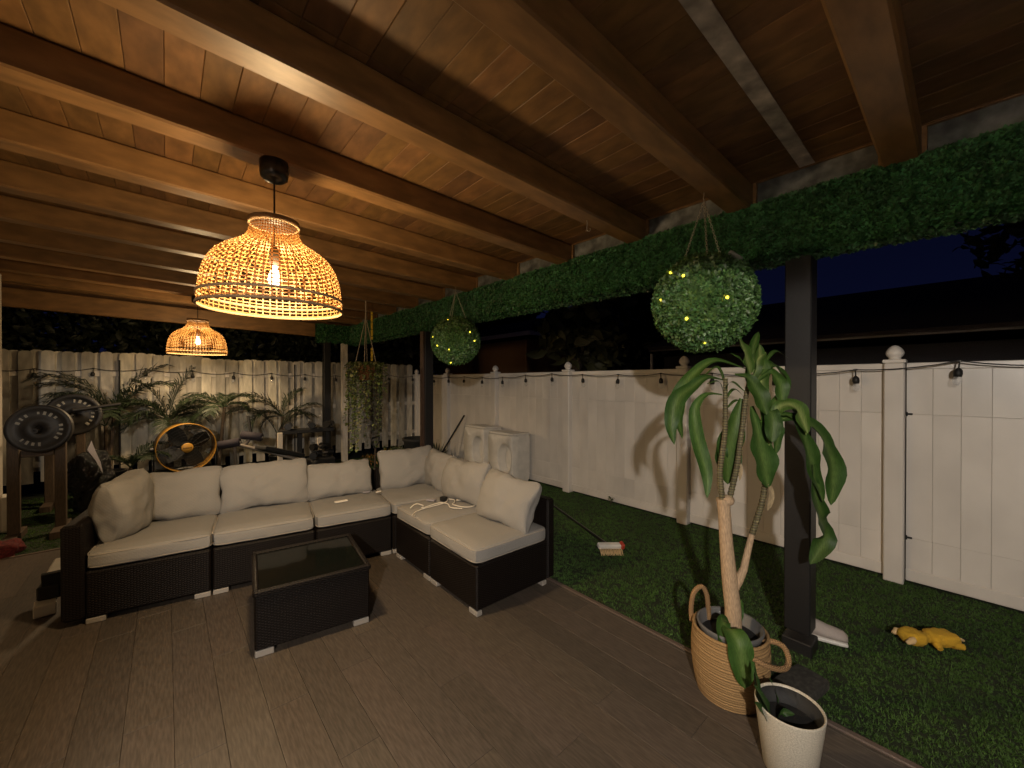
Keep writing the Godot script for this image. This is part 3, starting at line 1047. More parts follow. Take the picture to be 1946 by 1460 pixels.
func topiary(label: String, at: Vector3, leds: Array, solar: bool, sp: ArrayMesh) -> void:
	var o := thing("topiary_ball", label, "topiary ball", at, 0.0, "hanging boxwood balls with lights")
	var b := B.new()
	b.ball(Vector3.ZERO, Vector3.ONE * 0.268, 24)
	part(o, "ball_core", b.done(), M.boxwood_core)
	var where := []
	var tints := []
	var clump2 := FastNoiseLite.new()
	clump2.frequency = 1.3
	clump2.seed = 3 if solar else 5
	for i in 7500:
		var d := rvec()
		where.append(Transform3D(aim((d + rvec() * 0.4).normalized()).scaled(Vector3.ONE * rnd(0.7, 1.35)), d * (rnd(0.256, 0.284) + 0.010 * clump2.get_noise_3dv(d * 3.0))))
		tints.append(green(Color(0.060, 0.130, 0.036), 0.5, 1.5))
	many(o, "boxwood_leaves", sp, M.boxwood, where, tints)
	var top := Vector3(0, rafter_y(at.x) - at.y, 0)
	var hook := B.new()
	hook.tube([top, top - Vector3(0, 0.02, 0), top - Vector3(0.01, 0.035, 0), top - Vector3(0, 0.05, 0), top - Vector3(-0.01, 0.04, 0)], 0.003, 6)
	part(o, "hook", hook.done(), M.chain)
	# three chains of real links
	for k in 3:
		var a := TAU * k / 3.0 + (2.6 if solar else 0.4)
		var e := Vector3(cos(a) * 0.145, 0.235, sin(a) * 0.145)
		var s := top - Vector3(0, 0.05, 0)
		var n := int((s - e).length() / 0.0165)
		var c := B.new()
		for i in n:
			var p := s.lerp(e, (i + 0.5) / n)
			var d := (e - s).normalized()
			var sd := d.cross(Vector3(0.1, 0.3, 0.9)).normalized().rotated(d, PI / 2 * (i % 2))
			var ring := []
			for q in 9:
				var t := TAU * q / 8.0
				ring.append(p + d * cos(t) * 0.0125 + sd * sin(t) * 0.0058)
			c.tube(ring, 0.0016, 4, false)
		part(o, "chain", c.done(), M.chain)
	var lb := B.new()
	lb.ball(Vector3.ZERO, Vector3.ONE * 0.0095, 8)
	var lm := lb.done()
	# the lamps sit among the leaves on the side towards the patio
	var fwd := Vector3(-at.x, 0, -at.z).normalized()
	var side := Vector3(-fwd.z, 0, fwd.x)
	for v in leds:
		var d: Vector3 = (-side * v.x + Vector3.UP * v.y + fwd * v.z).normalized()
		var q := part(o, "led_light", lm, M.led, d * 0.292)
		omni(q, "led_glow", Vector3.ZERO, Color(1, 0.76, 0.08), 0.0016, 0.006)
	if solar:
		var s := B.new()
		s.box(Vector3.ZERO, Vector3(0.085, 0.022, 0.03), 0.005)
		part(o, "battery_case", s.done(), M.grey_clip, -side * 0.165 + Vector3(0, 0.245, 0) + fwd * 0.10, Vector3(0, -41, -32))


func hanging_basket() -> void:
	var at := Vector3(2.20, 1.72, -5.77)
	var o := thing("hanging_basket", "hanging pot of long trailing vines on four pale cords", "hanging plant", at)
	var b := B.new()
	b.lathe([Vector2(0, -0.02), Vector2(0.10, -0.02), Vector2(0.145, 0.18), Vector2(0.155, 0.185), Vector2(0.155, 0.20), Vector2(0.14, 0.20), Vector2(0.135, 0.165), Vector2(0, 0.165)], 24)
	part(o, "pot", b.done(), M.terracotta)
	var top := Vector3(0, rafter_y(at.x) - at.y, 0)
	var knot := top - Vector3(0, 0.24, 0)
	for k in 4:
		var a := TAU * k / 4.0 + 0.5
		b = B.new()
		b.tube([knot, Vector3(cos(a) * 0.15, 0.19, sin(a) * 0.15)], 0.005, 6)
		part(o, "hanger_cord", b.done(), M.jute)
	b = B.new()
	b.tube([top, knot], 0.009, 8)
	b.ball(knot, Vector3(0.014, 0.022, 0.014), 8)
	part(o, "hanger_loop", b.done(), M.jute)
	var vines := B.new()
	var leaf := leaf_card(0.042, 0.034)
	var where := []
	var tints := []
	for k in 42:
		var a := TAU * k / 42.0 + rnd(-0.1, 0.1)
		var lng := rnd(0.45, 1.22) if rng.randf() < 0.6 else rnd(0.25, 0.7)
		if sin(a + 0.7) > 0.75:
			lng *= 0.35
		var r := rnd(0.15, 0.29)
		var pts := [Vector3(cos(a) * 0.12, 0.18, sin(a) * 0.12), Vector3(cos(a) * (r * 0.8), 0.24, sin(a) * (r * 0.8)), Vector3(cos(a) * r, 0.17, sin(a) * r)]
		var steps := int(lng / 0.12) + 1
		var p: Vector3 = pts[-1]
		for i in steps:
			p += Vector3(rnd(-0.018, 0.018), -0.12, rnd(-0.018, 0.018))
			pts.append(p)
		vines.tube(pts, 0.0022, 4, false)
		for i in pts.size() - 1:
			for j in 5:
				var q: Vector3 = pts[i].lerp(pts[i + 1], j / 5.0 + rnd(0, 0.2))
				var d := (rvec() * Vector3(1, 0.4, 1) + Vector3(cos(a), -0.6, sin(a)) * 0.7).normalized()
				where.append(Transform3D(Basis.looking_at(-d, Vector3.UP if absf(d.y) < 0.95 else Vector3.RIGHT).scaled(Vector3.ONE * rnd(0.7, 1.4)), q))
				tints.append(green(Color(0.16, 0.21, 0.05) if rng.randf() < 0.75 else Color(0.36, 0.36, 0.15), 0.5, 1.3))
	part(o, "vine_stems", vines.done(), M.palm_leaf)
	many(o, "vine_leaves", leaf, M.tree_leaf, where, tints)
	# yellow tape behind the basket
	b = B.new()
	for s in [[0.0, 0.46], [0.60, 0.82]]:
		b.box(Vector3(0, -(s[0] + s[1]) / 2, 0), Vector3(0.035, s[1] - s[0], 0.006), 0.001)
	var t := thing("yellow_tape", "yellow tape with black bands hanging from the rafter beside the hanging basket", "tape", Vector3(2.60, rafter_y(2.6), -6.55), -40.0)
	part(t, "tape", b.done(), M.yellow_tape)
	b = B.new()
	for k in 7:
		b.box(Vector3(0, -0.05 - 0.12 * k, 0), Vector3(0.038, 0.010, 0.008), 0.001)
	b.box(Vector3(0, -0.53, 0), Vector3(0.008, 0.16, 0.004), 0.0005)
	part(t, "black_band", b.done(), M.black_matte)


func frond(b: B, base: Vector3, az: float, elev: float, lng: float, droop: float) -> void:
	var pts := []
	var p := base
	var e := elev
	for i in 9:
		pts.append(p)
		p += Vector3(cos(az) * cos(e), sin(e), sin(az) * cos(e)) * lng / 8.0
		e -= droop * (0.5 + i * 0.12)
	b.tube(pts, [0.009, 0.008, 0.007, 0.006, 0.005, 0.0045, 0.004, 0.003, 0.002], 5, false)
	for i in 34:
		var f := 0.14 + 0.86 * i / 33.0
		var k := minf(f * 8.0, 7.99)
		var q: Vector3 = pts[int(k)].lerp(pts[int(k) + 1], k - int(k))
		var t: Vector3 = (pts[int(k) + 1] - pts[int(k)]).normalized()
		var s0 := t.cross(Vector3.UP).normalized()
		var up := s0.cross(t)
		for sg in [-1.0, 1.0]:
			var l := lng * 0.40 * (0.45 + 0.75 * sin(PI * clampf(f * 0.95, 0, 1))) * rnd(0.8, 1.1)
			var d: Vector3 = (s0 * sg * 0.8 + t * rnd(0.55, 0.8) + up * rnd(0.05, 0.3)).normalized()
			var w := t * 0.0105
			var m: Vector3 = q + d * l * 0.5
			var tip: Vector3 = q + d * l - Vector3.UP * l * rnd(0.1, 0.35)
			b.quad(q - w * 0.4, m - w, m + w, q + w * 0.4, up, 0)
			b.tri(m - w, tip, m + w, up, 0)


func palm(label: String, at: Vector3, trunk: Array, fronds: Array, lng: float, pot := 0.0) -> void:
	var o := thing("palm", label, "palm", at, 0.0, "")
	var b := B.new()
	for k in trunk.size():
		b.tube(trunk[k], [0.034, 0.028, 0.022], 8)
	part(o, "trunk", b.done(), M.palm_trunk)
	for f in fronds:
		b = B.new()
		var tr: Array = trunk[rng.randi() % trunk.size()]
		frond(b, tr[2], deg_to_rad(f[0]), deg_to_rad(f[1]), lng * f[2], f[3])
		part(o, "frond", b.done(), M.palm_leaf)
	if pot > 0.0:
		b = B.new()
		b.lathe([Vector2(0, 0), Vector2(pot * 0.75, 0), Vector2(pot, pot * 1.5), Vector2(pot * 1.05, pot * 1.55), Vector2(pot * 0.9, pot * 1.55), Vector2(pot * 0.88, pot * 1.4), Vector2(0, pot * 1.4)], 20)
		part(o, "pot", b.done(), M.black_plastic)


func palms() -> void:
	# azimuth (0 = +X, 90 = towards the patio), elevation, length, droop
	palm("tall palm with arching fronds by the weight plates at the left", Vector3(-0.66, 0, -8.62), [[Vector3(0, 0, 0), Vector3(0.02, 0.6, 0.02), Vector3(0.06, 1.15, 0.0)], [Vector3(0.05, 0, 0.04), Vector3(-0.02, 0.5, 0.05), Vector3(-0.03, 1.0, 0.03)]],
		[[185, 62, 1.0, 0.20], [178, 70, 1.1, 0.22], [30, 62, 1.0, 0.2], [5, 75, 1.05, 0.15], [150, 55, 0.9, 0.24], [20, 70, 0.95, 0.16], [160, 74, 0.85, 0.22], [350, 50, 0.6, 0.25], [90, 40, 0.7, 0.25], [200, 30, 0.55, 0.3]], 0.95, 0.2)
	palm("dark bushy palm behind the drum fan with one upright frond", Vector3(0.05, 0, -8.55), [[Vector3(0, 0, 0), Vector3(0.02, 0.5, 0.0), Vector3(-0.02, 1.05, 0)]],
		[[15, 80, 1.05, 0.07], [170, 76, 0.9, 0.12], [200, 48, 0.9, 0.20], [190, 60, 0.85, 0.24], [165, 18, 0.7, 0.2], [140, 40, 0.8, 0.25], [60, 30, 0.7, 0.25], [355, 42, 0.85, 0.24], [175, 30, 0.8, 0.22], [150, 55, 0.9, 0.22], [10, 30, 0.7, 0.25], [35, 45, 0.8, 0.24], [330, 55, 0.8, 0.2], [100, 20, 0.6, 0.25]], 0.85)
	palm("leaning brown-trunked palm just right of the drum fan", Vector3(0.62, 0, -8.1), [[Vector3(0, 0, 0), Vector3(0.06, 0.62, 0.0), Vector3(0.12, 1.25, -0.1)]],
		[[185, 25, 0.9, 0.22], [170, 40, 0.9, 0.25], [30, 55, 0.7, 0.28], [345, 30, 0.6, 0.3], [120, 30, 0.7, 0.28], [210, 45, 0.9, 0.22], [160, 5, 0.7, 0.2], [20, 30, 0.55, 0.3], [280, 50, 0.7, 0.2]], 0.75)
	palm("young palm with thin fronds between the tall palm and the fan", Vector3(-0.42, 0, -8.0), [[Vector3(0, 0, 0), Vector3(0.0, 0.2, 0.02), Vector3(0.03, 0.42, 0)]],
		[[10, 55, 0.8, 0.24], [60, 60, 0.7, 0.25], [150, 60, 0.7, 0.22], [200, 50, 0.7, 0.25], [330, 65, 0.9, 0.2]], 0.62, 0.15)
	palm("feathery palm behind the workout bench by the back fence", Vector3(1.62, 0, -8.45), [[Vector3(0, 0, 0), Vector3(0.0, 0.5, 0.0), Vector3(0.03, 1.02, 0)], [Vector3(-0.05, 0, 0), Vector3(-0.06, 0.35, 0.02), Vector3(-0.06, 0.7, 0.0)]],
		[[185, 68, 1.0, 0.24], [175, 58, 1.05, 0.24], [15, 68, 1.0, 0.2], [165, 30, 0.7, 0.28], [200, 55, 0.8, 0.24], [10, 62, 0.8, 0.22], [350, 80, 0.7, 0.16], [175, 40, 0.6, 0.3], [30, 40, 0.55, 0.3], [190, 10, 0.5, 0.3]], 0.92, 0.2)
	# spiky plant beside the bin
	var o := thing("agave", "spiky blue-green agave beside the dark bin at the white fence", "agave", Vector3(4.32, -0.02, -7.35))
	for k in 34:
		var a := TAU * k / 34.0 * 3.0 + rnd(-0.2, 0.2)
		var e := rnd(0.25, 1.35)
		var d := Vector3(cos(a) * cos(e), sin(e), sin(a) * cos(e))
		var b := B.new()
		var l := rnd(0.38, 0.56)
		b.leaf([d * 0.03, d * l * 0.55 + Vector3.UP * 0.02, d * l - Vector3.UP * 0.02], 0.045, Vector3.UP if e < 1.2 else Vector3.RIGHT, 0.3, 0.55, 5)
		part(o, "leaf", b.done(), M.agave)


# ------------------------------------------------------------------ sofa
func sofa_section(label: String, at: Vector3, turn: float, w: float, back: bool, arm: int, corner := false) -> Node3D:
	var o := thing("sofa_section", label, "sofa", at, turn, "")
	var d := 0.72
	part(o, "base", box_mesh(Vector3(w - 0.006, 0.325, d), 0.012), M.wicker, Vector3(0, 0.2025, -d / 2))
	if back:
		part(o, "backrest", box_mesh(Vector3(w - 0.006, 0.655, 0.085), 0.014), M.wicker, Vector3(0, 0.3675, -d - 0.044))
	if corner:
		part(o, "backrest", box_mesh(Vector3(0.085, 0.655, d + 0.085), 0.014), M.wicker, Vector3(w / 2 + 0.041, 0.3675, -d / 2 - 0.0455))
	if arm:
		part(o, "arm", box_mesh(Vector3(0.115, 0.655, d + 0.085), 0.016), M.wicker, Vector3(arm * (w / 2 + 0.056), 0.3675, -d / 2 - 0.041))
	for sx in [-1, 1]:
		for sz in [0, 1]:
			part(o, "foot", box_mesh(Vector3(0.10, 0.036, 0.05), 0.004), M.foot, Vector3(sx * (w / 2 - 0.056), 0.019, -0.028 - sz * (d - 0.06)))
	return o


func cushion_mesh(s: Vector3, sd: int, pillow: bool) -> ArrayMesh:
	var n := FastNoiseLite.new()
	n.seed = sd
	n.frequency = 3.2
	n.fractal_octaves = 3
	var b := B.new()
	if pillow:
		b.soft(s, 0.05, 20, Vector3(0.0, 0.0, 0.42), 0.036, n, 0.80)
	else:
		b.soft(s, 0.042, 16, Vector3(0.012, 0.16, 0.012), 0.010, n)
	return b.done()


func seat_cushion(label: String, root: Node3D, at: Vector3, s: Vector3, sd: int, turn := 0.0) -> void:
	var o := thing("seat_cushion", label, "cushion", root.transform * at, root.rotation_degrees.y + turn, "grey seat cushions of the sectional")
	part(o, "cover", cushion_mesh(s, sd, false), M.cushion)
	for y in [s.y * 0.5 - 0.024, -s.y * 0.5 + 0.024]:
		var pts := []
		for k in 33:
			var a := TAU * k / 32.0
			var c := Vector3(signf(cos(a)) * pow(absf(cos(a)), 0.16) * (s.x * 0.5 + 0.0005), y, signf(sin(a)) * pow(absf(sin(a)), 0.16) * (s.z * 0.5 + 0.0005))
			pts.append(c)
		var b := B.new()
		b.tube(pts, 0.0045, 5, false)
		part(o, "piping", b.done(), M.piping)


func back_cushion(label: String, root: Node3D, at: Vector3, s: Vector3, sd: int, turn: Vector3) -> void:
	var o := thing("back_cushion", label, "cushion", root.transform * at, 0.0, "loose grey back cushions of the sectional")
	o.rotation_degrees = Vector3(turn.x, root.rotation_degrees.y + turn.y, turn.z)
	part(o, "cover", cushion_mesh(s, sd, true), M.cushion)


func sofa() -> void:
	var ang := -8.5
	var row := Transform3D(Basis(Vector3.UP, deg_to_rad(ang)), Vector3(1.65, 0, -3.66))
	var a := sofa_section("wicker sofa section beside the corner, behind the coffee table", row * Vector3(-0.335, 0, 0), ang, 0.67, true, 0)
	var b := sofa_section("middle wicker sofa section of the long back row", row * Vector3(-1.035, 0, 0), ang, 0.73, true, 0)
	var c := sofa_section("leftmost wicker sofa section with an armrest at its left end", row * Vector3(-1.752, 0, 0), ang, 0.70, true, -1)
	var k := sofa_section("corner wicker sofa section where the two rows meet", row * Vector3(0.36, 0, -0.0), ang, 0.715, true, 0, true)
	var d := sofa_section("wicker sofa section right of the corner with a white cable on it", Vector3(1.65, 0, -3.265), -90.0, 0.64, true, 0)
	var e := sofa_section("end wicker sofa section nearest the green turf", Vector3(1.65, 0, -2.605), -90.0, 0.67, true, 0)
	var y := 0.365 + 0.065
	var names := ["grey seat cushion left of the sofa corner", "grey seat cushion in the middle of the back row", "grey seat cushion beside the left armrest", "grey seat cushion in the sofa corner", "grey seat cushion under the tangled white cable", "grey seat cushion at the right end of the sofa nearest the turf"]
	var i := 0
	for m in [a, b, c, k, d, e]:
		var w: float = [0.66, 0.72, 0.695, 0.70, 0.635, 0.69][i]
		seat_cushion(names[i], m, Vector3(0, y + (0.003 if i == 4 else 0.0), -0.355 + (0.006 if i == 5 else 0.0)), Vector3(w, 0.13, 0.715), 20 + i, [0.4, -0.5, 0.6, 0.0, 0.6, -1.2][i])
		i += 1
	var by := 0.495
	back_cushion("puffy side cushion turned against the left armrest", c, Vector3(-0.215, by + 0.215, -0.36), Vector3(0.48, 0.47, 0.21), 41, Vector3(0, 76, 5))
	back_cushion("back cushion at the left end behind the puffy side cushion", c, Vector3(0.03, by + 0.195, -0.60), Vector3(0.70, 0.435, 0.17), 42, Vector3(-13, 2, 0.5))
	back_cushion("wide back cushion in the middle of the back row", b, Vector3(0.0, by + 0.20, -0.59), Vector3(0.72, 0.44, 0.17), 43, Vector3(-14, -1, 1.5))
	back_cushion("low slumped back cushion left of the sofa corner", a, Vector3(-0.05, by + 0.165, -0.58), Vector3(0.62, 0.375, 0.17), 44, Vector3(-20, -2, 1))
	back_cushion("back cushion in the sofa corner facing the patio", k, Vector3(-0.02, by + 0.205, -0.59), Vector3(0.64, 0.46, 0.17), 45, Vector3(-12, 2, 1))
	back_cushion("back cushion in the corner against the right-hand backrest", k, Vector3(0.26, by + 0.19, -0.30), Vector3(0.56, 0.43, 0.17), 46, Vector3(-12, -84, -2))
	back_cushion("back cushion behind the tangled white cable", d, Vector3(0.0, by + 0.20, -0.58), Vector3(0.66, 0.42, 0.16), 47, Vector3(-14, 3, 2))
	back_cushion("tilted back cushion at the right end of the sofa", e, Vector3(0.05, by + 0.185, -0.52), Vector3(0.60, 0.43, 0.15), 48, Vector3(-24, 9, -5))
	# things lying on the seats
	var top := 0.512
	var cab := thing("white_cable", "tangled white charging cable with a black plug on a seat cushion", "cable", Vector3(1.96, top, -3.32))
	var cb := B.new()
	for run in [[Vector3(-0.36, 0.008, 0.17), Vector3(-0.28, 0.005, 0.10), Vector3(-0.17, 0.006, 0.07), Vector3(-0.02, 0.010, 0.07), Vector3(0.06, 0.014, 0.05), Vector3(0.12, 0.010, -0.02), Vector3(0.16, 0.006, 0.02), Vector3(0.12, 0.01, 0.10), Vector3(0.06, 0.012, 0.16), Vector3(0.10, 0.008, 0.28), Vector3(0.19, 0.006, 0.31), Vector3(0.25, 0.006, 0.22), Vector3(0.22, 0.008, 0.10), Vector3(0.17, 0.01, 0.06), Vector3(0.24, 0.02, 0.03)],
		[Vector3(-0.28, 0.006, -0.02), Vector3(-0.22, 0.03, -0.03), Vector3(-0.16, 0.008, 0.0), Vector3(-0.20, 0.006, 0.05), Vector3(-0.08, 0.008, 0.03), Vector3(0.0, 0.012, 0.04), Vector3(0.03, 0.014, 0.12), Vector3(0.0, 0.01, 0.22), Vector3(0.07, 0.006, 0.30)]]:
		var cur := Curve3D.new()
		for q in run.size():
			var tv: Vector3 = (run[mini(q + 1, run.size() - 1)] - run[maxi(q - 1, 0)]) / 6.0
			cur.add_point(run[q], -tv, tv)
		cur.bake_interval = 0.02
		cb.tube(Array(cur.get_baked_points()), 0.0045, 6)
	part(cab, "cord", cb.done(), M.cable)
	cb = B.new()
	cb.soft(Vector3(0.06, 0.045, 0.06), 0.012, 4)
	part(cab, "plug", cb.done(), M.black_plastic, Vector3(0.07, 0.025, -0.02), Vector3(0, 20, 0))
	var rm := B.new()
	rm.soft(Vector3(0.05, 0.02, 0.09), 0.009, 4)
	one("grey_pebble", rm.done(), M.grey_clip, "small grey object beside the black plug on the seat", "gadget", Vector3(1.94, top + 0.012, -3.42), Vector3(0, 30, 0))
	one("beige_remote", box_mesh(Vector3(0.12, 0.014, 0.035), 0.004), M.cable, "small beige remote lying on the seat left of the corner", "remote", row * Vector3(-0.42, top + 0.006, -0.25), Vector3(0, -4, 0))
	one("grey_lighter", box_mesh(Vector3(0.07, 0.012, 0.025), 0.004), M.grey_clip, "small grey flat object near the back of the seat left of the corner", "gadget", row * Vector3(-0.14, top + 0.004, -0.46), Vector3(0, -14, 0))
	one("pale_lighter", box_mesh(Vector3(0.06, 0.014, 0.022), 0.004), M.cable, "tiny pale object on the seat just beside the corner cushion", "gadget", row * Vector3(-0.03, top + 0.005, -0.40), Vector3(0, 10, 0))


func table() -> void:
	var o := thing("coffee_table", "dark wicker coffee table with a black glass top", "coffee table", Vector3(0.772, 0, -3.10), -7.5)
	var w := 0.69
	var d := 0.69
	part(o, "base", box_mesh(Vector3(w - 0.02, 0.33, d - 0.02), 0.010), M.wicker, Vector3(0, 0.205, 0))
	for s in [-1, 1]:
		part(o, "rim", box_mesh(Vector3(w, 0.04, 0.032), 0.010), M.wicker, Vector3(0, 0.388, s * (d / 2 - 0.016)))
		part(o, "rim", box_mesh(Vector3(0.032, 0.04, d - 0.066), 0.010), M.wicker, Vector3(s * (w / 2 - 0.016), 0.388, 0))
	part(o, "glass_top", box_mesh(Vector3(w - 0.068, 0.006, d - 0.068), 0.001), M.glass_dark, Vector3(0, 0.392, 0))
	part(o, "top_panel", box_mesh(Vector3(w - 0.072, 0.012, d - 0.072), 0.001), M.wicker, Vector3(0, 0.380, 0))
	for sx in [-1, 1]:
		for sz in [-1, 1]:
			part(o, "foot", box_mesh(Vector3(0.10, 0.038, 0.045), 0.004), M.foot, Vector3(sx * (w / 2 - 0.062), 0.020, sz * (d / 2 - 0.034)))


# ------------------------------------------------------------------ dracaena in its basket, white pot
func coil_basket(o: Node3D) -> void:
	# coiled seagrass: each coil is a ring that bulges
	var b := B.new()
	var prof := [Vector2(0, 0.0), Vector2(0.146, 0.0)]
	var rows := 17
	for i in rows:
		var f := float(i) / rows
		var r := 0.146 + 0.034 * sin(PI * (0.12 + 0.70 * f)) + 0.012 * f
		var y0 := 0.34 * f
		var h := 0.34 / rows
		for q in [[0.0, 0.0], [0.25, 0.0026], [0.5, 0.0034], [0.75, 0.0026]]:
			prof.append(Vector2(r + q[1], y0 + h * q[0] + 0.003))
	prof.append(Vector2(0.184, 0.346))
	prof.append(Vector2(0.176, 0.352))
	prof.append(Vector2(0.168, 0.345))
	prof.append(Vector2(0.168, 0.10))
	b.lathe(prof, 40)
	part(o, "basket", b.done(), M.seagrass)
	b = B.new()
	b.lathe([Vector2(0.10, 0.20), Vector2(0.156, 0.345), Vector2(0.163, 0.366), Vector2(0.157, 0.372), Vector2(0.148, 0.366), Vector2(0.142, 0.30), Vector2(0.0, 0.27)], 36)
	part(o, "inner_pot", b.done(), M.grey_pot)
	b = B.new()
	b.lathe([Vector2(0.142, 0.305), Vector2(0.07, 0.318), Vector2(0, 0.322)].duplicate(), 24)
	part(o, "soil", b.done(), M.dark_soil)
	# rope handles: one standing up on the far left, one folded out on the right
	for s in 2:
		var cur := Curve3D.new()
		var raw := [Vector3(2.27, 0.30, -1.035), Vector3(2.272, 0.37, -1.04), Vector3(2.275, 0.45, -1.03), Vector3(2.295, 0.49, -1.012), Vector3(2.32, 0.492, -0.995), Vector3(2.335, 0.45, -0.98), Vector3(2.345, 0.37, -0.975), Vector3(2.345, 0.31, -0.97)] if s == 0 else [Vector3(2.165, 0.315, -0.690), Vector3(2.205, 0.285, -0.640), Vector3(2.270, 0.258, -0.600), Vector3(2.325, 0.258, -0.583), Vector3(2.360, 0.288, -0.590), Vector3(2.365, 0.325, -0.615), Vector3(2.345, 0.335, -0.660), Vector3(2.335, 0.318, -0.690)]
		for q in raw.size():
			var tv: Vector3 = (raw[mini(q + 1, 7)] - raw[maxi(q - 1, 0)]) / 6.0
			cur.add_point(raw[q] - o.position, -tv, tv)
		cur.bake_interval = 0.012
		var pts := Array(cur.get_baked_points())
		var rr := []
		for k in pts.size():
			rr.append(0.0125 + (0.0016 if k % 2 else 0.0))
		var hb := B.new()
		hb.tube(pts, rr, 9)
		part(o, "rope_handle", hb.done(), M.rope)


